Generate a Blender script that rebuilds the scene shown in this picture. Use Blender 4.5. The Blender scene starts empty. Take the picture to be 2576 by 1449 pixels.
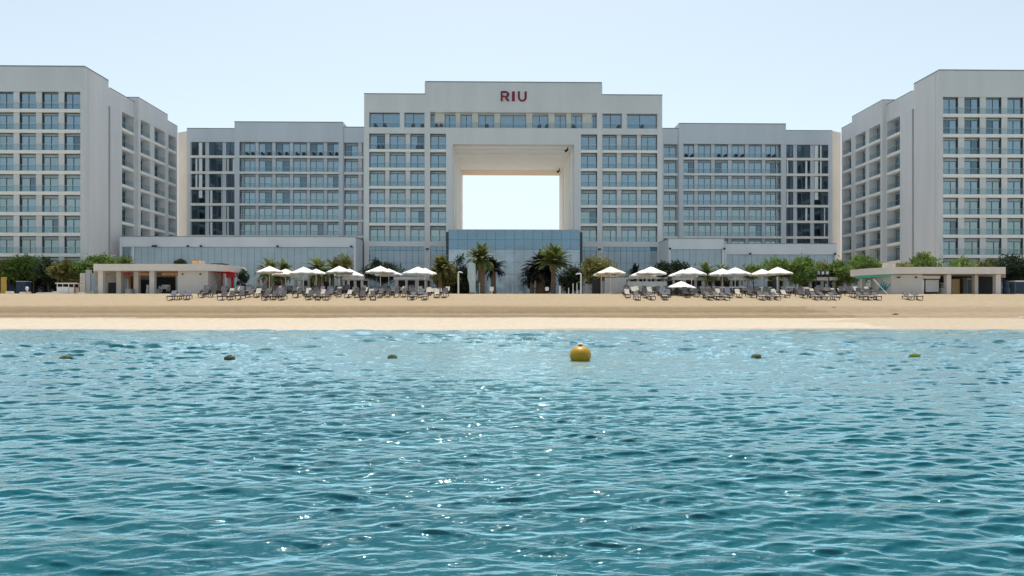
import bpy, math, random
import numpy as np
from mathutils import Vector, Matrix

random.seed(7)
RNG = np.random.default_rng(7)
R = math.radians
SC = bpy.context.scene
COL = SC.collection

# ------------------------------------------------------------------ survey
# Distances were worked out from the vanishing lines of the side wings. The
# world has X along the sea front, Y inland, Z up, the sea at Z = 0.
F, UC, VH, PSI, H = 1672.6, 1288.0, 785.0, 0.0179, 1.4
CP, SP = math.cos(PSI), math.sin(PSI)


def W(u, v, Y):
    a, b = (u - UC) / F, (VH - v) / F
    t = Y / (CP - a * SP)
    return Vector((t * (a * CP + SP), Y, H + t * b))


def XU(u, Y):
    return W(u, VH, Y).x


def ZV(v, Y, u=1288):
    return W(u, v, Y).z


def YU(u, X):
    a = (u - UC) / F
    return X * (CP - a * SP) / (a * CP + SP)


ZG = 3.8            # level of the terrace behind the beach
FH = 3.375          # storey height
HEAD = H + 36.05    # head of the top-floor openings


# ------------------------------------------------------------------ materials
def nodes(name):
    m = bpy.data.materials.new(name)
    m.use_nodes = True
    nt = m.node_tree
    return m, nt, nt.nodes["Principled BSDF"]


def mat(name, col, rough=0.7, var=0.12, scale=0.6, metal=0.0, bump=0.0, bscale=6.0, spec=0.5, streak=False, tint=None):
    m, nt, p = nodes(name)
    N, L = nt.nodes, nt.links
    p.inputs["Roughness"].default_value = rough
    p.inputs["Metallic"].default_value = metal
    p.inputs["Specular IOR Level"].default_value = spec
    tc = N.new("ShaderNodeTexCoord")
    geo = N.new("ShaderNodeNewGeometry")
    mp = N.new("ShaderNodeMapping")
    L.new(geo.outputs["Position"], mp.inputs["Vector"])
    if streak:
        mp.inputs["Scale"].default_value = (1.0, 1.0, 0.12)
    nz = N.new("ShaderNodeTexNoise")
    nz.inputs["Scale"].default_value = scale
    nz.inputs["Detail"].default_value = 6
    nz.inputs["Roughness"].default_value = 0.6
    L.new(mp.outputs[0], nz.inputs["Vector"])
    rp = N.new("ShaderNodeValToRGB")
    c = np.array(col)
    lo, hi = c * (1 - var), np.minimum(c * (1 + var), 0.95)
    rp.color_ramp.elements[0].position, rp.color_ramp.elements[1].position = 0.3, 0.7
    rp.color_ramp.elements[0].color = (*lo, 1)
    rp.color_ramp.elements[1].color = (*hi, 1)
    L.new(nz.outputs["Fac"], rp.inputs["Fac"])
    out = rp.outputs["Color"]
    if tint:
        at = N.new("ShaderNodeAttribute")
        at.attribute_name = tint
        mx = N.new("ShaderNodeMixRGB")
        mx.blend_type = "MULTIPLY"
        mx.inputs["Fac"].default_value = 1
        L.new(out, mx.inputs[1])
        L.new(at.outputs["Color"], mx.inputs[2])
        out = mx.outputs[0]
    L.new(out, p.inputs["Base Color"])
    if tint:
        tr = N.new("ShaderNodeBsdfTranslucent")
        L.new(out, tr.inputs["Color"])
        ms = N.new("ShaderNodeMixShader")
        ms.inputs[0].default_value = 0.42
        L.new(p.outputs[0], ms.inputs[1])
        L.new(tr.outputs[0], ms.inputs[2])
        L.new(ms.outputs[0], N["Material Output"].inputs[0])
    if bump:
        b = N.new("ShaderNodeBump")
        b.inputs["Strength"].default_value = bump
        n2 = N.new("ShaderNodeTexNoise")
        n2.inputs["Scale"].default_value = bscale
        n2.inputs["Detail"].default_value = 5
        L.new(geo.outputs["Position"], n2.inputs["Vector"])
        L.new(n2.outputs["Fac"], b.inputs["Height"])
        L.new(b.outputs[0], p.inputs["Normal"])
    return m


def glass_mirror(name, body, refl, fac, rough=0.03, var=0.25):
    """coated facade glass: a dark body under a reflecting coat"""
    m = bpy.data.materials.new(name)
    m.use_nodes = True
    nt = m.node_tree
    N, L = nt.nodes, nt.links
    N.clear()
    o = N.new("ShaderNodeOutputMaterial")
    mix = N.new("ShaderNodeMixShader")
    d = N.new("ShaderNodeBsdfDiffuse")
    g = N.new("ShaderNodeBsdfGlossy")
    g.inputs["Color"].default_value = (*refl, 1)
    g.inputs["Roughness"].default_value = rough
    geo = N.new("ShaderNodeNewGeometry")
    nz = N.new("ShaderNodeTexNoise")
    nz.inputs["Scale"].default_value = 0.35
    nz.inputs["Detail"].default_value = 3
    L.new(geo.outputs["Position"], nz.inputs["Vector"])
    rp = N.new("ShaderNodeValToRGB")
    c = np.array(body)
    rp.color_ramp.elements[0].position, rp.color_ramp.elements[1].position = 0.35, 0.65
    rp.color_ramp.elements[0].color = (*(c * (1 - var)), 1)
    rp.color_ramp.elements[1].color = (*(c * (1 + var)), 1)
    L.new(nz.outputs["Fac"], rp.inputs["Fac"])
    L.new(rp.outputs[0], d.inputs["Color"])
    n2 = N.new("ShaderNodeTexNoise")
    n2.inputs["Scale"].default_value = 0.8
    L.new(geo.outputs["Position"], n2.inputs["Vector"])
    b = N.new("ShaderNodeBump")
    b.inputs["Strength"].default_value = 0.06
    b.inputs["Distance"].default_value = 0.3
    L.new(n2.outputs["Fac"], b.inputs["Height"])
    L.new(b.outputs[0], g.inputs["Normal"])
    mix.inputs[0].default_value = fac
    L.new(d.outputs[0], mix.inputs[1])
    L.new(g.outputs[0], mix.inputs[2])
    L.new(mix.outputs[0], o.inputs[0])
    return m


def glass_clear(name, tintc, fac, refl=(0.9, 0.95, 1.0)):
    m = bpy.data.materials.new(name)
    m.use_nodes = True
    nt = m.node_tree
    N, L = nt.nodes, nt.links
    N.clear()
    o = N.new("ShaderNodeOutputMaterial")
    mix = N.new("ShaderNodeMixShader")
    t = N.new("ShaderNodeBsdfTransparent")
    t.inputs["Color"].default_value = (*tintc, 1)
    g = N.new("ShaderNodeBsdfGlossy")
    g.inputs["Color"].default_value = (*refl, 1)
    g.inputs["Roughness"].default_value = 0.02
    mix.inputs[0].default_value = fac
    L.new(t.outputs[0], mix.inputs[1])
    L.new(g.outputs[0], mix.inputs[2])
    L.new(mix.outputs[0], o.inputs[0])
    return m


M_WALL = mat("painted_render", (0.68, 0.666, 0.655), 0.85, 0.07, 0.25, bump=0.05, streak=True)
M_WALLSHADE = mat("shade_cooled_render", (0.635, 0.66, 0.69), 0.85, 0.06, 0.25, bump=0.05, streak=True)  # cooler copy of the wall render, with the wings' shade in its colour
M_WARMLIT = mat("warm_bounce_render", (0.76, 0.70, 0.61), 0.85, 0.05, 0.3)  # warm bounce light on the return walls, put into the colour
M_GATE = mat("bounce_lit_render", (0.90, 0.89, 0.86), 0.85, 0.04, 0.3)  # lighter than the walls: bounce light in the opening put into the colour
M_TAN = mat("tan_soffit", (0.76, 0.64, 0.49), 0.85, 0.05, 0.3)
M_SLAB = mat("balcony_slab_paint", (0.86, 0.82, 0.76), 0.8, 0.05, 0.8)
M_BACK = mat("balcony_back_wall", (0.66, 0.62, 0.55), 0.85, 0.06, 0.6)
M_SIDE = mat("grey_balcony_wall", (0.42, 0.47, 0.49), 0.7, 0.08, 0.6)
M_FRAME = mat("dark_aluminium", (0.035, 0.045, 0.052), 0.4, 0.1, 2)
M_HEADER = mat("spandrel_panel", (0.36, 0.42, 0.44), 0.35, 0.12, 0.5)
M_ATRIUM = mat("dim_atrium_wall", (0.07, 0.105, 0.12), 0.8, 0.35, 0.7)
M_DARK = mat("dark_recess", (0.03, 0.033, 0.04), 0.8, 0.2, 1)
M_COPING = mat("roof_coping", (0.22, 0.23, 0.24), 0.6, 0.1, 1)
PANES = [glass_mirror("blue_coated_glass", (0.045, 0.095, 0.115), (0.60, 0.73, 0.79), 0.48),
         glass_mirror("teal_coated_glass", (0.075, 0.132, 0.138), (0.60, 0.72, 0.74), 0.46),
         glass_mirror("curtained_glass", (0.18, 0.23, 0.232), (0.62, 0.73, 0.75), 0.42),
         glass_mirror("deep_blue_glass", (0.033, 0.072, 0.095), (0.56, 0.71, 0.79), 0.50),
         glass_mirror("open_door_glass", (0.015, 0.03, 0.04), (0.5, 0.68, 0.78), 0.26)]
M_RAIL = glass_clear("balustrade_glass", (0.90, 0.94, 0.95), 0.035)
M_SMOKE = glass_clear("smoked_glass", (0.62, 0.72, 0.77), 0.13, (0.6, 0.75, 0.85))
M_HALLU = glass_mirror("hall_glass_upper", (0.06, 0.12, 0.17), (0.45, 0.62, 0.76), 0.38)
M_HALLL = glass_mirror("hall_glass_lower", (0.40, 0.47, 0.53), (0.60, 0.72, 0.8), 0.24)
M_CLAD = glass_mirror("cladding_panel", (0.36, 0.435, 0.49), (0.55, 0.68, 0.76), 0.15, 0.15, 0.08)
M_JOINT = mat("panel_joint", (0.05, 0.07, 0.09), 0.6, 0.1, 2)
M_SKYGAP = mat("sky_gap_white", (0.85, 0.85, 0.83), 0.9, 0.06, 3)  # white for the sky gaps at the dark glazed ends
M_RED = mat("red_letter_face", (0.22, 0.004, 0.016), 0.35, 0.1, 2)
M_LETTERSIDE = mat("white_letter_return", (0.8, 0.8, 0.8), 0.5, 0.05, 2)
M_PAV = mat("pavilion_render", (0.76, 0.69, 0.63), 0.85, 0.05, 0.8, bump=0.05)
M_PAVW = mat("pavilion_wall_paint", (0.66, 0.61, 0.57), 0.85, 0.05, 0.8)
M_WHITE = mat("white_paint", (0.8, 0.79, 0.77), 0.6, 0.05, 2)
M_CANVAS = mat("white_canvas", (0.82, 0.80, 0.76), 0.9, 0.05, 1.5, bump=0.1, bscale=8)
M_CANVASW = mat("cream_canvas", (0.80, 0.74, 0.64), 0.9, 0.05, 1.5, bump=0.1, bscale=8)
M_ORANGE = mat("orange_timber", (0.55, 0.24, 0.09), 0.7, 0.2, 3)
M_TIMBER = mat("brown_timber", (0.30, 0.17, 0.09), 0.7, 0.25, 3)
M_CRATE = mat("plywood", (0.62, 0.42, 0.22), 0.7, 0.15, 4)
M_STONE = mat("pale_stone", (0.55, 0.50, 0.42), 0.9, 0.25, 3, bump=0.4, bscale=5)
M_REDFAB = mat("red_fabric", (0.5, 0.02, 0.025), 0.8, 0.15, 3)
M_TEAL = mat("teal_fabric", (0.03, 0.16, 0.17), 0.8, 0.3, 4)
M_TEALP = mat("teal_paint", (0.12, 0.55, 0.50), 0.6, 0.1, 2)
M_BLUE = mat("blue_plastic", (0.014, 0.03, 0.085), 0.5, 0.2, 2)
M_LBLUE = mat("pale_blue_plastic", (0.10, 0.155, 0.21), 0.5, 0.15, 2)
M_YELLOW = mat("yellow_post_paint", (0.50, 0.33, 0.06), 0.7, 0.2, 3)
M_BUOY = mat("yellow_buoy_plastic", (0.46, 0.25, 0.002), 0.42, 0.14, 5, bump=0.05, bscale=14)
M_ALGAE = mat("algae_covered_float", (0.055, 0.075, 0.022), 0.9, 0.45, 25, bump=0.8, bscale=40)
M_ALGAEL = mat("bright_weed_float", (0.10, 0.15, 0.022), 0.9, 0.45, 25, bump=0.8, bscale=40)
M_CUSH = mat("grey_brown_sling", (0.13, 0.118, 0.115), 0.9, 0.35, 5)
M_CUSHL = mat("lilac_grey_sling", (0.20, 0.195, 0.23), 0.9, 0.2, 3)
M_CUSHP = mat("pale_sling", (0.55, 0.50, 0.42), 0.9, 0.2, 4)
M_LFRAME = mat("lounger_frame", (0.045, 0.04, 0.04), 0.6, 0.2, 5)
M_BARK = mat("bark", (0.12, 0.085, 0.055), 0.95, 0.35, 3, bump=0.5, bscale=10)
M_PALMB = mat("palm_bark", (0.17, 0.115, 0.075), 0.95, 0.4, 6, bump=0.8, bscale=9)
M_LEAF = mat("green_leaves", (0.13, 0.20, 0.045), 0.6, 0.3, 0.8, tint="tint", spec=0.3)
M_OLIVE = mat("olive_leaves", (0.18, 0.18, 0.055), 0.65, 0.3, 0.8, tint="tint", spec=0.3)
M_DEEP = mat("deep_green_shaded_leaves", (0.026, 0.044, 0.022), 0.6, 0.3, 0.8, tint="tint", spec=0.3)  # deep green, darkened further for shrubs standing in deep shade
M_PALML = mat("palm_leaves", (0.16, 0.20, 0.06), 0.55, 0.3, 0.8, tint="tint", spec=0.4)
M_PALMD = mat("shade_dark_palm_leaves", (0.014, 0.022, 0.02), 0.55, 0.3, 0.8, tint="tint", spec=0.3)  # palm green darkened to carry the shade of the building
M_METAL = mat("galvanised_steel", (0.55, 0.55, 0.54), 0.4, 0.1, 3, metal=0.6)
M_BLACK = mat("black_plastic", (0.02, 0.02, 0.022), 0.5, 0.2, 3)
M_ROOF = mat("grey_roof_band", (0.50, 0.52, 0.53), 0.8, 0.08, 1)
M_MARBLE = mat("marbled_wall", (0.42, 0.39, 0.37), 0.6, 0.25, 1.5)
M_PAVE = mat("terrace_paving", (0.42, 0.38, 0.33), 0.9, 0.12, 0.8)
M_LAND = mat("dry_land", (0.36, 0.31, 0.24), 0.95, 0.15, 0.02)


# ------------------------------------------------------------------ mesh building
class MB:
    def __init__(self):
        self.v, self.f, self.m = [], [], []

    def add(self, vs, fs, mi=0, M=None):
        o = len(self.v)
        for p in vs:
            p = Vector(p)
            self.v.append(tuple(M @ p if M is not None else p))
        for f in fs:
            self.f.append(tuple(i + o for i in f))
            self.m.append(mi)

    def box(self, x0, x1, y0, y1, z0, z1, mi=0, M=None):
        if x1 < x0: x0, x1 = x1, x0
        if y1 < y0: y0, y1 = y1, y0
        vs = [(x, y, z) for z in (z0, z1) for y in (y0, y1) for x in (x0, x1)]
        self.add(vs, [(0, 2, 3, 1), (4, 5, 7, 6), (0, 1, 5, 4), (2, 6, 7, 3), (0, 4, 6, 2), (1, 3, 7, 5)], mi, M)

    def prism(self, pts, z0, z1, mi=0, M=None):
        n = len(pts)
        vs = [(x, y, z0) for x, y in pts] + [(x, y, z1) for x, y in pts]
        fs = [tuple(range(n))[::-1], tuple(range(n, 2 * n))]
        fs += [(i, (i + 1) % n, n + (i + 1) % n, n + i) for i in range(n)]
        self.add(vs, fs, mi, M)

    def tube(self, p0, p1, r0, r1=None, n=8, mi=0, caps=True):
        r1 = r0 if r1 is None else r1
        p0, p1 = Vector(p0), Vector(p1)
        d = (p1 - p0).normalized()
        a = d.orthogonal().normalized()
        b = d.cross(a)
        vs = []
        for p, r in ((p0, r0), (p1, r1)):
            for i in range(n):
                t = 2 * math.pi * i / n
                vs.append(p + (a * math.cos(t) + b * math.sin(t)) * r)
        fs = [(i, (i + 1) % n, n + (i + 1) % n, n + i) for i in range(n)]
        if caps:
            fs += [tuple(range(n))[::-1], tuple(range(n, 2 * n))]
        self.add(vs, fs, mi)

    def lathe(self, prof, n=16, mi=0, c=(0, 0, 0)):
        vs, fs = [], []
        for r, z in prof:
            for i in range(n):
                t = 2 * math.pi * i / n
                vs.append((c[0] + r * math.cos(t), c[1] + r * math.sin(t), c[2] + z))
        for k in range(len(prof) - 1):
            for i in range(n):
                j = (i + 1) % n
                fs.append((k * n + i, k * n + j, (k + 1) * n + j, (k + 1) * n + i))
        self.add(vs, fs, mi)

    def mesh(self, name, mats, smooth=False):
        me = bpy.data.meshes.new(name)
        me.from_pydata(self.v, [], self.f)
        for mm in (mats if isinstance(mats, (list, tuple)) else [mats]):
            me.materials.append(mm)
        me.polygons.foreach_set("material_index", self.m)
        if smooth:
            me.polygons.foreach_set("use_smooth", [True] * len(me.polygons))
        me.update()
        return me

    def build(self, name, mats, parent=None, smooth=False):
        return link(name, self.mesh(name, mats, smooth), parent)


def link(name, data, parent=None, M=None):
    o = bpy.data.objects.new(name, data)
    COL.objects.link(o)
    if parent is not None:
        o.parent = parent
    if M is not None:
        o.matrix_local = M
    return o


def tag(o, label=None, cat=None, group=None, kind=None):
    if label: o["label"] = label
    if cat: o["category"] = cat
    if group: o["group"] = group
    if kind: o["kind"] = kind
    return o


def thing(name, label, cat, loc=(0, 0, 0), group=None, rz=0.0):
    o = bpy.data.objects.new(name, None)
    COL.objects.link(o)
    o.location = loc
    o.rotation_euler = (0, 0, rz)
    o.empty_display_size = 0.3
    return tag(o, label, cat, group)


def copy_tree(o, parent=None):
    c = o.copy()
    COL.objects.link(c)
    c.parent = parent
    for ch in list(o.children):
        copy_tree(ch, c)
    return c


# ------------------------------------------------------------------ facades
WIN_CACHE = {}
HALVES = [(0, 0), (1, 1), (2, 2), (3, 3), (0, 3), (3, 0), (1, 2), (2, 1), (0, 4), (4, 3), (1, 4), (1, 0), (0, 1)]


def window_meshes(w, h, hdr, style, rev=0.05):
    key = (round(w, 2), round(h, 2), round(hdr, 2), style, round(rev, 2))
    if key in WIN_CACHE:
        return WIN_CACHE[key]
    w, h, hdr = key[0], key[1], key[2]
    fr, pn = MB(), MB()
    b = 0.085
    fr.box(-w / 2, -w / 2 + b, -rev, 0.03, 0, h)  # deep dark sides and head stand in for the shaded reveal
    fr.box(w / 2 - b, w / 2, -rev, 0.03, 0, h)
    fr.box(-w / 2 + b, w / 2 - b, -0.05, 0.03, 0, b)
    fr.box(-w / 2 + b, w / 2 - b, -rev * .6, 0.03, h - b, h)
    zt = h - hdr
    off = (0, 0.0, 0.08, -0.06)[style % 4] * w
    fr.box(off - 0.055, off + 0.055, -0.045, 0.03, b, zt - b)
    if hdr > 0.05:
        fr.box(-w / 2 + b, w / 2 - b, -0.046, 0.03, zt - b, zt)
        pn.box(-w / 2 + b, w / 2 - b, -0.012, 0.02, zt, h - b, 2)
    zq = zt - (b if hdr > 0.05 else 0)
    pn.box(-w / 2 + b, off - 0.055, -0.01, 0.02, b, zq, 0)
    pn.box(off + 0.055, w / 2 - b, -0.01, 0.02, b, zq, 1)
    pl, pr = HALVES[style]
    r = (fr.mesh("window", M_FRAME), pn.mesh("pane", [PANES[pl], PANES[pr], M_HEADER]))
    WIN_CACHE[key] = r
    return r


RAIL_CACHE = {}


def rail_mesh(w):
    k = round(w, 2)
    if k not in RAIL_CACHE:
        m = MB()
        m.box(-k / 2 + 0.02, k / 2 - 0.02, -0.009, 0.009, 0.06, 1.02, 0)
        m.box(-k / 2, k / 2, -0.02, 0.02, 1.02, 1.055, 1)
        m.box(-k / 2, k / 2, -0.025, 0.025, 0.0, 0.06, 1)
        RAIL_CACHE[k] = m.mesh("balcony_railing", [M_RAIL, M_METAL])
    return RAIL_CACHE[k]


def facade(root, wall, M, s0, s1, z0, z1, op0, op1, cols, rows, dep=0.55, pier_d=0.14, rail=True,
           hdr=lambda k: 0.45, style=None, win_w=None, slab=True, smoke=False, rails_at=0.07, piers=True, back=1, rev=0.05):
    """one storeyed wall: s along the wall, depth inwards, z up, M puts it in the world.
    cols: openings (a,b) between op0 and op1; rows: openings (zsill, zhead) from the top down"""
    zt, zb = rows[0][1], rows[-1][0]
    wall.box(s0, op0, 0, dep + 0.3, z0, z1, 0, M)
    wall.box(op1, s1, 0, dep + 0.3, z0, z1, 0, M)
    wall.box(op0, op1, 0, dep + 0.3, zt, z1, 0, M)
    if zb > z0 + 0.01:
        wall.box(op0, op1, 0, dep + 0.3, z0, zb, 0, M)
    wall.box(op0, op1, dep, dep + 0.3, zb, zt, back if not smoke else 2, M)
    for k in range(len(rows) - 1):
        a, b = rows[k + 1][1], rows[k][0]
        sl = MB()
        sl.box(op0, op1, -0.06, dep - 0.005, a, b, 0, M)
        if slab:
            sl.build("balcony_slab", M_SLAB, root)
    if piers:
        for k, (zs, zh) in enumerate(rows):
            for i in range(len(cols) - 1):
                wall.box(cols[i][1], cols[i + 1][0], pier_d, dep - 0.01, zs, zh, 0, M)
    for k, (zs, zh) in enumerate(rows):
        for i, (a, b) in enumerate(cols):
            w, h = b - a, zh - zs
            c = (a + b) / 2
            if win_w:
                w = w * win_w[0]
                c = a + (b - a) * win_w[1]
            hd = hdr(k)
            st = style(k, i) if style else random.choice((0, 1, 1, 2))
            fm, pm = window_meshes(w, h - 0.02, hd, st, rev)
            T = M @ Matrix.Translation((c, dep - 0.07, zs + 0.005))
            if smoke:
                wo = link("window", fm, root, T)
                k2 = ("smoke", round(w, 2), round(h, 2))
                if k2 not in WIN_CACHE:
                    q = MB()
                    q.box(-w / 2 + 0.055, w / 2 - 0.055, -0.01, 0.01, 0.055, h - 0.08)
                    WIN_CACHE[k2] = q.mesh("pane", M_SMOKE)
                T2 = M @ Matrix.Translation((c, 0.3, zs + 0.005))
                wo.matrix_local = T2
                link("pane", WIN_CACHE[k2], wo)
            else:
                wo = link("window", fm, root, T)
                link("pane", pm, wo, Matrix.Rotation(R(random.uniform(-0.25, 0.25)), 4, "Z") @ Matrix.Rotation(R(random.uniform(-0.25, 0.25)), 4, "X"))
            if rail:
                l = a if i == 0 else (cols[i - 1][1] + a) / 2
                r = b if i == len(cols) - 1 else (cols[i + 1][0] + b) / 2
                if i == 0: l = op0
                if i == len(cols) - 1: r = op1
                link("balcony_railing", rail_mesh(r - l - 0.01), root, M @ Matrix.Translation(((l + r) / 2, rails_at, zs)))


def rows_from(k0, n, cell=2.86, skip=0):
    return [(HEAD - FH * k - cell, HEAD - FH * k) for k in range(k0, k0 + n)]


ID = Matrix.Identity(4)


def front(Y):
    return Matrix.Translation((0, Y, 0))


def coping(root, segs):
    """thin grey metal caps on the parapets: (x0,x1,y0,y1,z)"""
    for x0, x1, y0, y1, z in segs:
        m = MB()
        m.box(x0, x1, y0, y1, z, z + 0.16)
        m.build("roof_coping", M_COPING, root)


def hdr_low(k):
    return 0.2 if k == 0 else (0.42 if k < 3 else 0.55)


def style_h(k, i):
    """curtains drawn, half drawn or open: rooms differ; pane tint also goes by floor"""
    if k < 2: return random.choice((0, 3, 3, 0, 4, 5, 5, 8, 9))  # sky reflection put into the pane colours: bluer on upper floors
    if k < 4: return random.choice((0, 1, 0, 3, 11, 12, 4, 7, 8))
    return random.choice((1, 1, 2, 0, 6, 7, 12, 11, 10))


# ---- end towers with their side wings -------------------------------------------------
def tower(side):
    left = side < 0
    name_lab = ("pale hotel end tower filling the left edge, with its side wing running back" if left else
                "pale hotel end tower filling the right edge, with its side wing running back")
    root = thing("hotel_tower", name_lab, "building", (0, 0, 0), "hotel blocks round the beach garden")
    wall = MB()
    Y0 = 110.0
    uc = 213 if left else 2362.2
    Xc = XU(uc, Y0)
    ztop = ZV(168 if left else 177, Y0, uc)
    if left:
        es = [(160, 202), (103.6, 145.6), (47, 88.4), (-9.4, 32)]
        cols = [(XU(a, Y0), XU(b, Y0)) for a, b in es]
        p = cols[0][0] - cols[1][0]
        while len(cols) < 5:
            a, b = cols[-1]
            cols.append((a - p, b - p))
        cols = cols[::-1]
        far = cols[0][0] - 1.2
        op0, op1, s0, s1 = cols[0][0], cols[-1][1], far, Xc
    else:
        es = [(2372.4, 2412.2), (2427.8, 2466.8), (2482.2, 2521.4), (2536.2, 2576)]
        cols = [(XU(a, Y0), XU(b, Y0)) for a, b in es]
        p = cols[1][0] - cols[0][0]
        while len(cols) < 5:
            a, b = cols[-1]
            cols.append((a + p, b + p))
        far = cols[-1][1] + 1.2
        op0, op1, s0, s1 = cols[0][0], cols[-1][1], Xc, far
    rows = rows_from(0, 10)
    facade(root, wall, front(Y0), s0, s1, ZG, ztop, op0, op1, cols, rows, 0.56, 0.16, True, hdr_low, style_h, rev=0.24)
    Yr = YU(273 if left else 2298.8, Xc)
    x0, x1 = (s0, s1)
    wall.box(x0, x1, Y0 + 0.92, Yr, ZG, ztop)
    # side wing
    Xa = Xc
    sgn = 1 if left else -1
    Xb = Xc + sgn * 0.75
    Ya0 = Yr + 0.55
    Ya1 = YU(338 if left else 2229.8, Xa)
    Yb1 = YU(422 if left else 2143.2, Xb)
    Yc1 = YU(446.6 if left else 2116.8, Xb)
    Za = ZV(222.4 if left else 230, Ya0, 276 if left else 2297)
    Zb = ZV(245.8 if left else 252, Ya1, 348 if left else 2222)
    Zc = ZV(304.4 if left else 309.4, Yb1, 422 if left else 2143)
    rot = Matrix.Rotation(R(90 if left else -90), 4, "Z")

    def side_fac(X, ya, yb, zt, openings):
        M = Matrix.Translation((X, 0, 0)) @ rot
        s = (lambda y: y) if left else (lambda y: -y)
        a, b = sorted((s(ya), s(yb)))
        cs = sorted(tuple(sorted((s(p), s(q)))) for p, q in openings)
        facade(root, wall, M, a, b, ZG, zt, cs[0][0], cs[-1][1], cs, rows_from(0, 9), 1.3, 0.02, True,
               lambda k: 0.4, lambda k, i: random.choice((0, 1, 3, 8, 9, 10)), (0.72, 0.44 if left else 0.56), back=3)
    ua = (307, 337) if left else (2263.8, 2231)
    side_fac(Xa, Ya0, Ya1, Za, [(YU(ua[0], Xa), YU(ua[1], Xa))])
    ub = [(354, 378), (389, 416)] if left else [(2214.4, 2186), (2176.8, 2152)]
    side_fac(Xb, Ya1, Yb1, Zb, [(YU(p, Xb), YU(q, Xb)) for p, q in ub])
    ucs = (424, 443) if left else (2141, 2120)
    side_fac(Xb, Yb1, Yc1, Zc, [(YU(ucs[0], Xb), YU(ucs[1], Xb))])
    back = 1.6
    xe = Xa - sgn * 22
    for (ya, yb, X, z) in ((Ya0, Ya1, Xa, Za), (Ya1, Yb1, Xb, Zb), (Yb1, Yc1, Xb, Zc)):
        wall.box(xe, X - sgn * back, ya + 0.01, yb, ZG, z)
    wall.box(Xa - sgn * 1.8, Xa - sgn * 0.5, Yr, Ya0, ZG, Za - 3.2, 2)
    wall.box(Xa - sgn * 1.8, Xa, Yr + 0.003, Ya0 - 0.003, Za - 3.2, Za)
    wall.build("wall", [M_WALL, M_BACK, M_DARK, M_SIDE], root)
    coping(root, [(s0 - .04, s1 + .04, Y0 - 0.05, Yr, ztop), (min(xe, Xa), max(xe, Xa), Ya0, Ya1, Za),
                  (min(xe, Xb), max(xe, Xb), Ya1, Yb1, Zb), (min(xe, Xb), max(xe, Xb), Yb1 + .01, Yc1, Zc)])
    # return wall, warm bounce light put into its colour, between the side wing and the recessed wing
    r = MB()
    ue = (446, 476) if left else (2117, 2092)
    xa, xb = XU(ue[0], 143.5), XU(ue[1], 141.2)
    z = ZV(331, 143, ue[0])
    r.add([(xa, 143.8, ZG), (xb, 142.1, ZG), (xb, 144.5, ZG), (xa, 146, ZG), (xa, 143.8, z), (xb, 142.1, z), (xb, 144.5, z), (xa, 146, z)],
          [(0, 1, 5, 4), (1, 2, 6, 5), (2, 3, 7, 6), (3, 0, 4, 7), (4, 5, 6, 7)])
    r.build("warm_lit_return_wall", M_WARMLIT, root)
    return root


tower(-1)
tower(1)


# ---- recessed wings -------------------------------------------------------------------
def chair_mesh():
    m = MB()
    m.box(-0.3, 0.3, -0.3, 0.3, 0.36, 0.46)
    m.box(-0.3, 0.3, 0.24, 0.33, 0.46, 0.95)
    m.box(-0.33, -0.25, -0.3, 0.24, 0.46, 0.66)
    m.box(0.25, 0.33, -0.3, 0.24, 0.46, 0.66)
    for x in (-0.27, 0.27):
        for y in (-0.27, 0.27):
            m.box(x - 0.03, x + 0.03, y - 0.03, y + 0.03, 0, 0.36)
    return m.mesh("balcony_chair", M_BLACK)


CHAIR = chair_mesh()
BAYN = ["first", "second", "third", "fourth", "fifth", "sixth"]


def chair(x, y, z, rz, label, group):
    o = link("balcony_chair", CHAIR)
    o.location = (x, y, z)
    o.rotation_euler = (0, 0, rz)
    o.scale = (0.85,) * 3
    tag(o, label, "chair", group)


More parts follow.
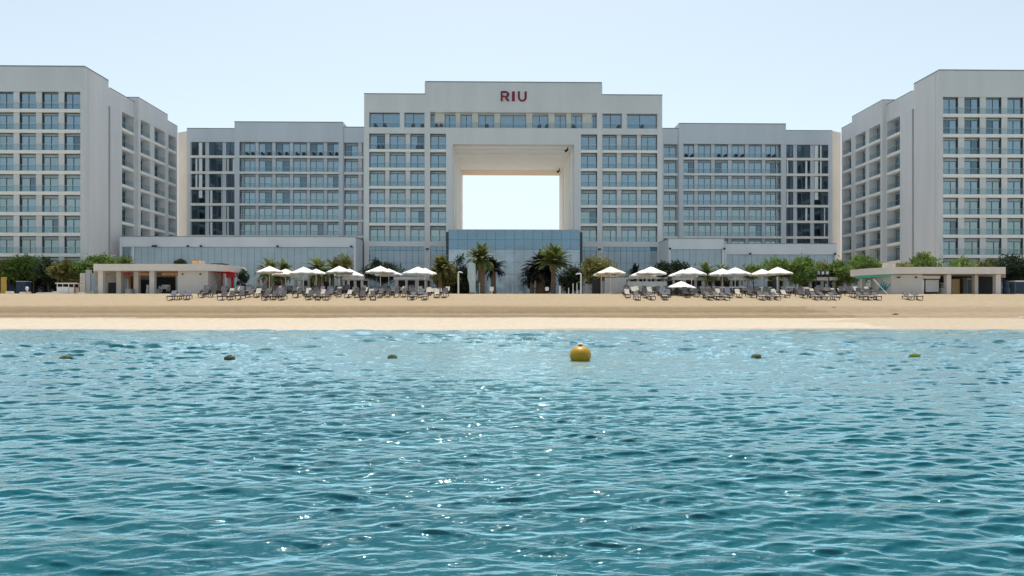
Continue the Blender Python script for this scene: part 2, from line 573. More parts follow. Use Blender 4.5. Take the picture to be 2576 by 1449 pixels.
def wing(side):
    left = side < 0
    root = thing("hotel_wing", "recessed grey hotel wing with six bays of balconies " + ("left of the gateway block" if left else "right of the gateway block"),
                 "building", (0, 0, 0), "hotel blocks round the beach garden")
    wall = MB()
    Y = 142.0
    X = lambda u: XU(u, Y)
    Z = lambda v, u: ZV(v, Y, u)
    n = 7
    if left:
        e1, e2, e3 = (470, 591.5), (591.5, 863.6), (863.6, 917)
        r1, r2, r3 = 323.6, 308.2, 320.4
        c1 = [(478.3, 514.5), (525, 557.7), (568, 590.3)]
        o2 = (603.2, 852.9)
        c2 = [(603.4, 612), (613.7, 641.7), (650.3, 683.7), (693, 728), (737.3, 771.2), (779.8, 813.2), (823.2, 852.9)]
        c3 = [(866, 899), (911, 914)]
    else:
        e1, e2, e3 = (1975.4, 2094), (1707, 1975.4), (1664, 1707)
        r1, r2, r3 = 328.9, 312.3, 323.5
        c1 = [(1978, 1996.6), (2007, 2039.4), (2050, 2084)]
        o2 = (1718, 1963.6)
        c2 = [(1718, 1746.8), (1756.6, 1788.9), (1799, 1831.6), (1841.7, 1874.4), (1884.4, 1916.7), (1926.5, 1952.9), (1954.6, 1963.4)]
        c3 = [(1670, 1701.5)]
    rows = rows_from(0, n)
    # dark glazed end section
    cc = [(X(a), X(b)) for a, b in c1]
    facade(root, wall, front(Y), X(e1[0]), X(e1[1]) - (0 if left else 0), ZG, Z(r1, e1[0]), cc[0][0], cc[-1][1], cc, rows, 3.2, 0.35, False,
           lambda k: 0.0, lambda k, i: 3, None, True, True)
    # main section, a little proud
    rows2 = rows_from(0, n, 2.95)
    M = front(Y - 0.35)
    cc = [(X(a), X(b)) for a, b in c2]
    facade(root, wall, M, X(e2[0]), X(e2[1]), ZG, Z(r2, e2[0]), X(o2[0]), X(o2[1]), cc, rows2, 0.72, 0.52, True,
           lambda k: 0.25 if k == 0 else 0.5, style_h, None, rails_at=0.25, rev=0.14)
    cc = [(X(a), X(b)) for a, b in c3[:1]]
    o3 = (X(865.5), X(914)) if left else (X(1669.5), X(1705))
    facade(root, wall, front(Y), X(e3[0]), X(e3[1]), ZG, Z(r3, e3[0]), o3[0], o3[1], cc, rows2, 0.8, 0.5, True,
           lambda k: 0.5, style_h, None)
    # solid body
    for e, r, d in ((e1, r1, 3.5), (e2, r2, 0.67), (e3, r3, 1.9)):
        wall.box(X(e[0]), X(e[1]), Y + d, Y + 18, ZG, Z(r, e[0]))
    wall.build("wall", [M_WALLSHADE, M_BACK, M_ATRIUM], root)
    if left:
        pil = MB()
        for k, (zs, zh) in enumerate(rows):
            pil.box(X(900), X(909.5), Y + 0.3, Y + 1.2, zs, zh)
        pil.build("corner_pier", M_WALL, root)
        b = MB()
        b.prism([(X(868), Y + 3), (X(882), Y + 3), (X(882), Y + 9), (X(868), Y + 9)], Z(r3, 870), Z(312, 870))
        b.build("roof_bulkhead", M_WALL, root)
    for e, r in ((e1, r1), (e2, r2), (e3, r3)):
        dy = 0.4 if e is e2 else 0.03
        coping(root, [(X(e[0]) + .01, X(e[1]) - .01, Y - dy, Y + 18, Z(r, e[0]))])
    # white strips before the dark glass stand for bright sky seen through
    us = [(499.5, 507.5, (0, 1, 2, 3)), (491, 495, (1, 2)), (528, 533, (3, 4, 5)), (556, 557.5, (2, 3, 4)), (571, 574, (1, 4, 5)), (584.8, 590, (1,))] if left else \
         [(2050, 2059.5, (0, 1, 2, 3)), (2064, 2068, (0, 1, 2)), (2027, 2032, (1, 2, 4)), (1980, 1984, (1, 3)), (2074, 2077, (4, 5))]
    for ui, (a, b, ks) in enumerate(us):
        for k in ks:
            zs, zh = rows[k]
            c = MB()
            f = 1.0 if (k == 3 and ui == 0) is False else 0.6
            xa, xb = X(a), X(b)
            nseg = 7
            zb = zh - (zh - zs - 0.05) * f - 0.02
            pts = [(xa + (xb - xa) * i / nseg, Y + 0.16 + 0.06 * (i % 2)) for i in range(nseg + 1)]
            pts += [(x, y + 0.05) for x, y in pts[::-1]]
            c.prism(pts, zb, zh - 0.1)
            c.build("sky_gap_strip", M_SKYGAP, root)
    # dark chairs on the top-floor balconies
    nm = "left" if left else "right"
    zs = rows[0][0]
    for i, (a, b) in enumerate(c2[1:] if left else c2[:-1]):
        if not left and i in (1, 4):
            continue
        for j, f in enumerate((0.32, 0.78)):
            chair(X(a + (b - a) * f), Y - 0.02, rows2[0][0] + 0.01, R(180 + (35 if j else -35)),
                  f"dark chair, top balcony, {nm} recessed wing, bay {BAYN[i]} from left, {'right' if j else 'left'} one",
                  f"dark balcony chairs on the {nm} recessed wing")
    return root


wing(-1)
wing(1)


# ---- gateway block --------------------------------------------------------------------
def gateway():
    Y = 122.0
    X = lambda u: XU(u, Y)
    Z = lambda v, u=1290: ZV(v, Y, u)
    root = thing("hotel_gateway_block", "tall central hotel block with a huge square opening through it", "building", (0, 0, 0), "hotel blocks round the beach garden")
    wall = MB()
    Yb = 150.0
    jl, jr = X(1139), X(1444.5)
    zs_ = Z(363.2)
    top, low_l, low_r = Z(207.5), Z(237, 990), Z(239.6, 1590)
    rows6 = [(Z(369.8) - FH * k + 0, Z(333) - FH * k) for k in range(6)]
    rows6 = [(HEAD - FH * (k + 1) - 2.9, HEAD - FH * (k + 1) + 0.02) for k in range(6)]
    r1 = (Z(322.3), Z(284.0))
    zmid = (r1[0] + rows6[0][1]) / 2 + 0.1
    zlow = rows6[-1][0]
    dep, pd = 0.72, 0.42
    hd = lambda k: 0.3 if k < 1 else (0.45 if k < 3 else 0.62)
    # outer columns of balconies, left and right
    for (e, o, cs, tops, zr) in (((916, 1068.5), (928.6, 1067.8), [(928.8, 967.5), (979.2, 1019), (1031.9, 1067.8)], [(928.5, 1005.8), (1017, 1067.8)], low_l),
                                 ((1515, 1666), (1515.6, 1653.6), [(1516, 1552), (1564.6, 1602.8), (1614, 1653.6)], [(1515.6, 1564.6), (1577, 1653.6)], low_r)):
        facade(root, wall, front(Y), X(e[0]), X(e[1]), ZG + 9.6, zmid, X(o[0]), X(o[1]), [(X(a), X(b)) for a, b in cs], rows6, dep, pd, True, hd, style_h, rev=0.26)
        facade(root, wall, front(Y), X(e[0]), X(e[1]), zmid, zr, X(o[0]), X(o[1]), [(X(a), X(b)) for a, b in tops], [r1], dep, 0.03, True,
               lambda k: 0.0, lambda k, i: 3)
    # inner single columns beside the opening
    for (e, o) in (((1082.4, 1139), (1082.4, 1121.8)), ((1444.5, 1502), (1461.5, 1502))):
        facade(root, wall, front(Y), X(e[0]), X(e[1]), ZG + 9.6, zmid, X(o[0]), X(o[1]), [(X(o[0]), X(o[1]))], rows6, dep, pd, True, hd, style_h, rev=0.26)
    # tall piers that rise to the top band
    wall.box(X(1068.5), X(1082.4), 122.0, 123.3, ZG, top)
    wall.box(X(1502), X(1515), 122.0, 123.3, ZG, top)
    # band over the opening, loggia and top band
    wall.box(jl, jr, Y, Y + 1.3, zs_, r1[0])
    wall.box(X(1082.4), jl, Y, Y + 1.3, zmid, r1[0])
    wall.box(jr, X(1502), Y, Y + 1.3, zmid, r1[0])
    zl = Z(282.5)
    wall.box(X(1082.4), X(1502), Y, Y + 1.6, zl, top)
    ld = 1.15
    wall.box(X(1082.4), X(1502), Y + ld, Y + ld + 0.3, r1[0], zl, 1)
    lw = [(1082.4, 1093), (1118, 1145), (1158, 1187), (1203, 1243), (1259, 1324), (1340, 1380), (1396, 1425), (1438, 1466), (1490, 1502)]
    for i, (a, b) in enumerate(lw):
        if i:
            wall.box(X(lw[i - 1][1]), X(a), Y + 0.55, Y + ld - 0.01, r1[0], zl, 1)
        fm, pm = window_meshes(X(b) - X(a), zl - r1[0] - 0.3, 0.0, (0, 3)[i % 2])
        wo = link("window", fm, root, Matrix.Translation(((X(a) + X(b)) / 2, Y + ld - 0.07, r1[0] + 0.01)))
        link("pane", pm, wo)
        l = X(1082.4) if i == 0 else (X(lw[i - 1][1]) + X(a)) / 2
        r = X(1502) if i == len(lw) - 1 else (X(lw[i + 1][0]) + X(b)) / 2
        link("balcony_railing", rail_mesh(r - l - 0.01), root, Matrix.Translation(((l + r) / 2, Y + 0.1, r1[0])))
    # solid bodies either side of the opening and above it
    wall.box(X(916), jl, Y + 1.3, Yb, ZG, low_l)
    wall.box(jr, X(1666), Y + 1.3, Yb, ZG, low_r)
    wall.box(X(1070), jl, Y + 1.6, Yb - .01, low_l, top)
    wall.box(jr, X(1514), Y + 1.6, Yb - .01, low_r, top)
    wall.box(jl, jr, Y + 1.6, Yb - .01, zs_ + 0.6, top)
    # base storeys
    for (a, b, c0, c1) in ((916, 1068.5, 928.6, 1067.8), (1515, 1666, 1515.6, 1653.6), (1082.4, 1139, 1082.4, 1128), (1444.5, 1502, 1456, 1502)):
        wall.box(X(a), X(c0), Y, Y + 1.3, ZG, ZG + 9.6)
        wall.box(X(c1), X(b), Y, Y + 1.3, ZG, ZG + 9.6)
        wall.box(X(c0), X(c1), Y + 0.4, Y + 1.3, ZG, ZG + 9.6, 2)
        wall.box(X(c0), X(c1), Y + 0.02, Y + 0.4, Z(612), ZG + 9.6)
        nn = max(2, round((X(c1) - X(c0)) / 1.18))
        for (za, zb, mm) in ((Z(630.3), Z(612) - 0.02, M_HALLU), (Z(661), Z(630.3) - 0.04, M_CLAD), (ZG + 0.1, Z(661) - 0.04, M_CLAD)):
            p = MB()
            for i in range(nn):
                xa = X(c0) + (X(c1) - X(c0)) * i / nn
                xb = X(c0) + (X(c1) - X(c0)) * (i + 1) / nn
                p.box(xa + 0.025, xb - 0.025, Y + 0.2, Y + 0.3, za, zb)
            p.build("base_glazing" if mm is M_HALLU else "base_cladding", mm, root)
    wall.build("wall", [M_WALL, M_BACK, M_JOINT], root)
    # soffit and lining of the opening
    yA, yB = 129.6, 143.8
    for (ya, yb, dz, mm, nm) in ((Y + 1.3, 126.6, 0.18, M_GATE, "soffit_panel"), (126.64, yA, 0.10, M_GATE, "soffit_panel"),
                                 (yA + 0.04, yB, 0.0, M_GATE, "soffit_panel"), (yB + 0.04, Yb, 0.05, M_TAN, "tan_soffit_panel")):
        p = MB()
        p.box(jl + 0.02, jr - 0.02, ya, yb, zs_ + dz, zs_ + 0.6)
        p.build(nm, mm, root)
    for (x, sg) in ((jl, 1), (jr, -1)):
        for (ya, yb, t) in ((Y + 1.35, 128.5, 0.10), (128.6, 141.0, 0.16), (141.1, Yb, 0.26)):
            p = MB()
            p.box(x - sg * 0.02, x + sg * t, ya, yb, ZG, zs_ - 0.02)
            p.build("jamb_panel", M_GATE, root)
    for i, (x, y) in enumerate(((jr - 1.0, 123.9), (jr - 0.9, 142.4))):
        p = MB()
        p.tube((x, y, zs_), (x, y, zs_ - 0.45), 0.12)
        p.tube((x, y, zs_ - 0.45), (x - 0.5, y, zs_ - 0.8), 0.2, 0.26)
        p.build("soffit_floodlight", M_BLACK, root)
    coping(root, [(X(916) - .03, X(1070), Y - .04, Yb, low_l), (X(1070) - .02, X(1514) + .02, Y - .05, Yb, top), (X(1514), X(1666) + .03, Y - .04, Yb, low_r)])
    for u in (1075, 1508):
        p = MB()
        p.box(X(u) - 0.25, X(u) + 0.25, Y - 0.3, Y, Z(629), Z(625))
        p.build("wall_lamp", M_BLACK, root)
    # chairs
    g = "dark balcony chairs on the gateway block"
    cz = r1[0] + 0.01
    for u, lab in ((944, "dark chair at the left of the wide top balcony on the gateway block's left shoulder"),
                   (967, "dark chair right of its twin on the wide top balcony, gateway block's left shoulder"),
                   (1038, "dark chair on the narrow top balcony left of the left tall pier"),
                   (1061, "dark chair against the left tall pier on the narrow top balcony"),
                   (1098, "dark chair at the far left of the long loggia above the opening"),
                   (1110, "second dark chair from the left of the loggia above the opening"),
                   (1224, "dark chair in the loggia, below left of the red letters"),
                   (1357, "dark chair in the loggia, below right of the red letters"),
                   (1376, "dark chair right of its neighbour in the loggia, right of the red letters"),
                   (1444, "dark chair at the right part of the loggia above the opening"),
                   (1557, "dark chair on the narrow top balcony right of the right tall pier"),
                   (1617, "dark chair on the wide top balcony of the gateway block's right shoulder")):
        chair(X(u), Y + 0.5, cz, R(180 + random.uniform(-30, 30)), lab, g)
    cz = rows6[0][0] + 0.01
    for u, lab in ((950, "dark chair on the second-highest balcony, far left column of the gateway block, left one"),
                   (962, "dark chair on the second-highest balcony, far left column of the gateway block, right one"),
                   (1049, "dark chair on the second-highest balcony, third column of the gateway block, left one"),
                   (1060, "dark chair on the second-highest balcony, third column of the gateway block, right one")):
        chair(X(u), Y + 0.6, cz, R(180 + random.uniform(-20, 20)), lab, g)
    # red letters
    sign = thing("hotel_sign", "three red capital letters on the top band above the opening", "sign", (0, 0, 0))

    def letter(polys, sides=True):
        m = MB()
        for pts in polys:
            q = [(X(u), Z(v)) for u, v in pts]
            n = len(q)
            vs = [(x, Y - 0.35, z) for x, z in q] + [(x, Y + 0.01, z) for x, z in q]
            m.add(vs, [tuple(range(n))], 0)
            m.add(vs, [(i, n + i, n + (i + 1) % n, (i + 1) % n) for i in range(n)], 1)
        m.build("letter", [M_RED, M_LETTERSIDE], sign)
    # zoom frame of the sign: u = 1207.5 + x*.06875, v = 209.3 + y*.06875
    cv = lambda pts: [(1207.5 + x * 0.06875, 209.3 + y * 0.06875) for x, y in pts]
    letter([cv([(755, 688), (755, 340), (770, 312), (830, 303), (825, 385), (822, 440), (832, 540), (830, 688)]),
            cv([(830, 303), (935, 303), (1010, 325), (1060, 375), (1080, 430), (975, 430), (970, 395), (955, 383), (825, 385)]),
            cv([(975, 430), (1080, 430), (1065, 490), (1010, 550), (900, 545), (832, 540), (826, 460), (860, 475), (935, 488), (968, 470)]),
            cv([(900, 545), (1010, 550), (1025, 590), (1075, 640), (1080, 688), (1000, 684), (950, 640)])])
    letter([cv([(1165, 688), (1165, 318), (1275, 318), (1275, 688)])])
    out, inn = [], []
    for i in range(13):
        t = math.pi + math.pi * i / 12
        out.append((1545 + 165 * math.cos(t), 535 - 165 * math.sin(t)))
        inn.append((1542 + 82 * math.cos(t), 545 - 82 * math.sin(t)))
    U = []
    U.append(cv([(1380, 318), (1380, 535), (1460, 545), (1460, 318)][::-1]))
    U.append(cv([(1624, 318), (1624, 545), (1710, 535), (1710, 318)][::-1]))
    for i in range(12):
        U.append(cv([out[i], out[i + 1], inn[i + 1], inn[i]]))
    letter(U)


gateway()


# ---- glazed entrance hall under the opening -------------------------------------------
def hall():
    Y = 116.0
    root = thing("entrance_hall", "blue glazed entrance hall with flat roof below the gateway opening", "building")
    x0, x1 = XU(1128.5, Y), XU(1459, Y)
    zt = ZV(579, Y)
    b = MB()
    b.box(x0, x1, Y + 0.06, Y + 5.9, ZG, zt - 0.15)
    b.build("wall", M_JOINT, root)
    zl = [zt - 0.02, ZV(603, Y), ZV(627.5, Y), ZV(659.6, Y), ZV(690, Y), ZG + 0.02]
    n = 14
    for r in range(5):
        for i in range(n):
            xa, xb = x0 + (x1 - x0) * i / n, x0 + (x1 - x0) * (i + 1) / n
            g = MB()
            g.box(xa + 0.018, xb - 0.018, Y - 0.02, Y + 0.05, zl[r + 1] + 0.018, zl[r] - 0.018)
            o = g.build("glass_panel", M_HALLU if r < 2 else M_HALLL, root)
    for x, s in ((x0, -1), (x1, 1)):
        e = MB()
        e.box(x, x + s * 0.45, Y + 0.1, Y + 5.9, ZG, zt - 0.3)
        e.build("end_column", M_FRAME, root)
    e = MB()
    e.box(x0 - 0.1, x1 + 0.1, Y - 0.04, Y + 5.9, zt - 0.02, zt + 0.12)
    e.build("roof", M_ROOF, root)


hall()


# ---- low annexes ----------------------------------------------------------------------
def annex(label, ua, ub, vtop, vband, Y, depth, dark_to=None, lamps=()):
    root = thing("hotel_annex", label, "building")
    x0, x1 = XU(ua, Y), XU(ub, Y)
    zt, zb = ZV(vtop, Y, (ua + ub) / 2), ZV(vband, Y, (ua + ub) / 2)
    w = MB()
    w.box(x0, x1, Y, Y + depth, zb, zt)
    w.box(x0, x0 + 0.35, Y, Y + depth, ZG, zb)
    w.box(x1 - 0.35, x1, Y, Y + depth, ZG, zb)
    w.build("wall", M_WALLSHADE, root)
    c = MB()
    c.box(x0 + .4, x1 - .4, Y + 0.42, Y + depth - 0.1, ZG, zb, 0)
    c.build("backing_wall", M_JOINT, root)
    xs = x0 + 0.4
    if dark_to:
        xd = XU(dark_to, Y)
        g = MB()
        g.box(xs, xd - 0.02, Y + 0.34, Y + 0.4, ZG, zb - 0.02)
        g.build("dark_glazing", PANES[3], root)
        m = MB()
        m.box(xd, xd + 0.22, Y + 0.1, Y + 0.4, ZG, zb)
        m.build("mullion", M_WALL, root)
        xs = xd + 0.24
    n = max(3, round((x1 - 0.4 - xs) / 1.14))
    for (za, zc) in ((ZG + 2.2, zb - 0.03), (ZG, ZG + 2.17)):
        for i in range(n):
            xa, xb = xs + (x1 - 0.4 - xs) * i / n, xs + (x1 - 0.4 - xs) * (i + 1) / n
            p = MB()
            p.box(xa + 0.02, xb - 0.02, Y + 0.3, Y + 0.38, za, zc)
            p.build("cladding_panel", M_CLAD, root)
    e = MB()
    e.box(x0 - 0.04, x1 + 0.04, Y - 0.04, Y + depth, zt, zt + 0.1)
    e.build("roof_coping", M_COPING, root)
    for u in lamps:
        x = XU(u, Y)
        l = MB()
        l.box(x - 0.05, x + 0.05, Y - 0.35, Y, zb + 0.1, zb + 0.18)
        l.box(x - 0.17, x + 0.17, Y - 0.55, Y - 0.3, zb - 0.1, zb + 0.22)
        l.build("floodlight", M_BLACK, root)


annex("long low annex of grey panels left of the gateway, under the left recessed wing", 301, 895, 596, 621, 116.5, 24, 333, (388, 395, 475, 508, 700, 885))
annex("shorter taller low annex of panels just right of the gateway block", 1682, 1822, 601, 627, 115.0, 8, None, (1684, 1820))
annex("longer lower panel annex at the foot of the right recessed wing", 1822.6, 2105, 613.5, 640, 116.5, 22, None, (1885, 2098))


# ------------------------------------------------------------------ beach, land, sea
def smooth_interp(xs, ys, x):
    return np.interp(x, xs, ys)


PY = [30, 44, 50, 52, 57, 61.6, 62.2, 63.6, 64.2, 65.6, 66.6, 72, 79.5, 85.5, 87.5, 300]
PZ = [-1.6, -.55, -.12, 0.0, .46, .84, 1.14, 1.24, 1.5, 1.95, 2.08, 2.38, 2.76, 3.72, 3.8, 3.8]


def wob(x, seed, amp, lam):
    r = np.random.default_rng(seed)
    o = np.zeros_like(x)
    for k in range(5):
        o += np.sin(x * 2 * math.pi / (lam / (1.9 ** k)) + r.uniform(0, 6.3)) * amp / (1.7 ** k)
    return o


def beach_z(X, Y):
    sh = wob(X, 3, 0.35, 45)
    right = np.clip((X - 27) / 16, 0, 1)
    sh2 = sh + wob(X, 9, 0.55, 14) * right
    yy = Y - sh2 * np.clip(1 - np.abs(Y - 64) / 9, 0, 1)
    z = np.interp(yy, PY, PZ)
    soft = np.interp(Y, [30, 52, 61, 68, 80, 86, 300], [-1.6, 0, .8, 2.1, 2.8, 3.75, 3.8])
    z = z * (1 - 0.55 * right) + soft * 0.55 * right
    amp = np.clip((Y - 56) / 8, 0, 1) * np.clip((88 - Y) / 3, 0, 1)
    z = z + amp * (0.03 * np.sin(X * 1.7 + 2 * np.sin(Y * .9)) * np.sin(Y * 2.1 + np.sin(X * .7)) + 0.02 * np.sin(X * 3.9 + Y * 2.7))
    return z


def grid_mesh(name, X, Y, Z, m, smooth=True):
    nr, nc = X.shape
    me = bpy.data.meshes.new(name)
    n = nr * nc
    co = np.stack([X, Y, Z], -1).reshape(-1).astype(np.float32)
    i = np.arange(n).reshape(nr, nc)
    q = np.stack([i[:-1, :-1], i[:-1, 1:], i[1:, 1:], i[1:, :-1]], -1).reshape(-1, 4).astype(np.int32)
    me.vertices.add(n)
    me.vertices.foreach_set("co", co)
    me.loops.add(q.size)
    me.loops.foreach_set("vertex_index", q.reshape(-1))
    me.polygons.add(len(q))
    me.polygons.foreach_set("loop_start", np.arange(0, q.size, 4, dtype=np.int32))
    me.polygons.foreach_set("loop_total", np.full(len(q), 4, dtype=np.int32))
    me.polygons.foreach_set("use_smooth", np.full(len(q), smooth))
    me.materials.append(m)
    me.update(calc_edges=True)
    me.validate()
    return link(name, me)


def sand_material():
    m, nt, p = nodes("beach_sand")
    N, L = nt.nodes, nt.links
    p.inputs["Roughness"].default_value = 0.95
    p.inputs["Specular IOR Level"].default_value = 0.15
    geo = N.new("ShaderNodeNewGeometry")
    sep = N.new("ShaderNodeSeparateXYZ")
    L.new(geo.outputs["Position"], sep.inputs[0])
    mp = N.new("ShaderNodeMapping")
    mp.inputs["Scale"].default_value = (0.05, 0.6, 0.6)
    L.new(geo.outputs["Position"], mp.inputs["Vector"])
    nz = N.new("ShaderNodeTexNoise")
    nz.inputs["Scale"].default_value = 1.0
    nz.inputs["Detail"].default_value = 6
    L.new(mp.outputs[0], nz.inputs["Vector"])
    # height with an uneven edge drives the sand colour bands
    ad = N.new("ShaderNodeMath"); ad.operation = "MULTIPLY_ADD"
    ad.inputs[1].default_value = 0.5
    L.new(nz.outputs["Fac"], ad.inputs[0])
    L.new(sep.outputs["Z"], ad.inputs[2])
    sb = N.new("ShaderNodeMath"); sb.operation = "SUBTRACT"; sb.inputs[1].default_value = 0.25
    L.new(ad.outputs[0], sb.inputs[0])
    dv = N.new("ShaderNodeMath"); dv.operation = "DIVIDE"; dv.inputs[1].default_value = 4.0
    L.new(sb.outputs[0], dv.inputs[0])
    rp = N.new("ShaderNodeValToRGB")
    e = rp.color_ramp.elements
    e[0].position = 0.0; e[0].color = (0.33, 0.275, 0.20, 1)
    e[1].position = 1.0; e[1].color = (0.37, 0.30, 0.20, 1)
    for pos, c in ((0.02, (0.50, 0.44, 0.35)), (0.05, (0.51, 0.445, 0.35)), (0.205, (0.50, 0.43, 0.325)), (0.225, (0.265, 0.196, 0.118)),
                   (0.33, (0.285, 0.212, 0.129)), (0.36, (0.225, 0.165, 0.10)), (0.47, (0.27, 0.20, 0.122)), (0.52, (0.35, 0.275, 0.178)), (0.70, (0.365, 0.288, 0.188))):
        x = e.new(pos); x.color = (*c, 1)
    L.new(dv.outputs[0], rp.inputs["Fac"])
    n5 = N.new("ShaderNodeTexNoise")
    n5.inputs["Scale"].default_value = 0.45
    n5.inputs["Detail"].default_value = 4
    mp5 = N.new("ShaderNodeMapping"); mp5.inputs["Scale"].default_value = (0.5, 1.2, 1.2)
    L.new(geo.outputs["Position"], mp5.inputs["Vector"]); L.new(mp5.outputs[0], n5.inputs["Vector"])
    q = N.new("ShaderNodeMath"); q.operation = "MULTIPLY_ADD"; q.inputs[1].default_value = 16
    L.new(n5.outputs["Fac"], q.inputs[0]); L.new(sep.outputs["X"], q.inputs[2])
    qm = N.new("ShaderNodeMapRange")
    qm.inputs["From Min"].default_value, qm.inputs["From Max"].default_value = 38.5, 39.5
    qm.inputs["To Max"].default_value = 0.5
    L.new(q.outputs[0], qm.inputs["Value"])
    qx = N.new("ShaderNodeMixRGB"); qx.inputs[2].default_value = (0.36, 0.288, 0.195, 1)
    L.new(qm.outputs[0], qx.inputs[0]); L.new(rp.outputs[0], qx.inputs[1])
    n2 = N.new("ShaderNodeTexNoise")
    n2.inputs["Scale"].default_value = 2.2
    n2.inputs["Detail"].default_value = 8
    L.new(geo.outputs["Position"], n2.inputs["Vector"])
    r2 = N.new("ShaderNodeValToRGB")
    r2.color_ramp.elements[0].position, r2.color_ramp.elements[1].position = 0.3, 0.7
    r2.color_ramp.elements[0].color = (0.9, 0.89, 0.88, 1)
    r2.color_ramp.elements[1].color = (1.06, 1.06, 1.06, 1)
    L.new(n2.outputs["Fac"], r2.inputs["Fac"])
    mx = N.new("ShaderNodeMixRGB"); mx.blend_type = "MULTIPLY"; mx.inputs[0].default_value = 1
    L.new(qx.outputs[0], mx.inputs[1]); L.new(r2.outputs[0], mx.inputs[2])
    L.new(mx.outputs[0], p.inputs["Base Color"])
    b = N.new("ShaderNodeBump"); b.inputs["Strength"].default_value = 0.5; b.inputs["Distance"].default_value = 0.08
    L.new(n2.outputs["Fac"], b.inputs["Height"])
    L.new(b.outputs[0], p.inputs["Normal"])
    return m


def make_beach():
    ys = np.concatenate([np.linspace(34, 50, 14), np.linspace(50.4, 60, 44), np.linspace(60.1, 69, 120), np.linspace(69.3, 90, 70), [94, 98]])
    xs = np.concatenate([np.linspace(-500, -90, 30), np.linspace(-88, 88, 420), np.linspace(90, 500, 30)])
    X, Y = np.meshgrid(xs, ys)
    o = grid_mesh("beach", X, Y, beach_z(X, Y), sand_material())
    tag(o, "sloping sandy beach between the sea and the hotel", "beach", kind="structure")
    t = MB(); t.box(-300, 300, 97.9, 180, ZG - 0.5, ZG + 0.004)
    tag(t.build("terrace", M_PAVE), "paved hotel terrace behind the beach", "terrace", kind="structure")
    g = MB(); g.box(-4000, 4000, 97, 4000, ZG - 1.2, ZG - 0.3)
    tag(g.build("ground", M_LAND), "flat land behind the hotel", "ground", kind="structure")
    for s in (-1, 1):
        pass


make_beach()


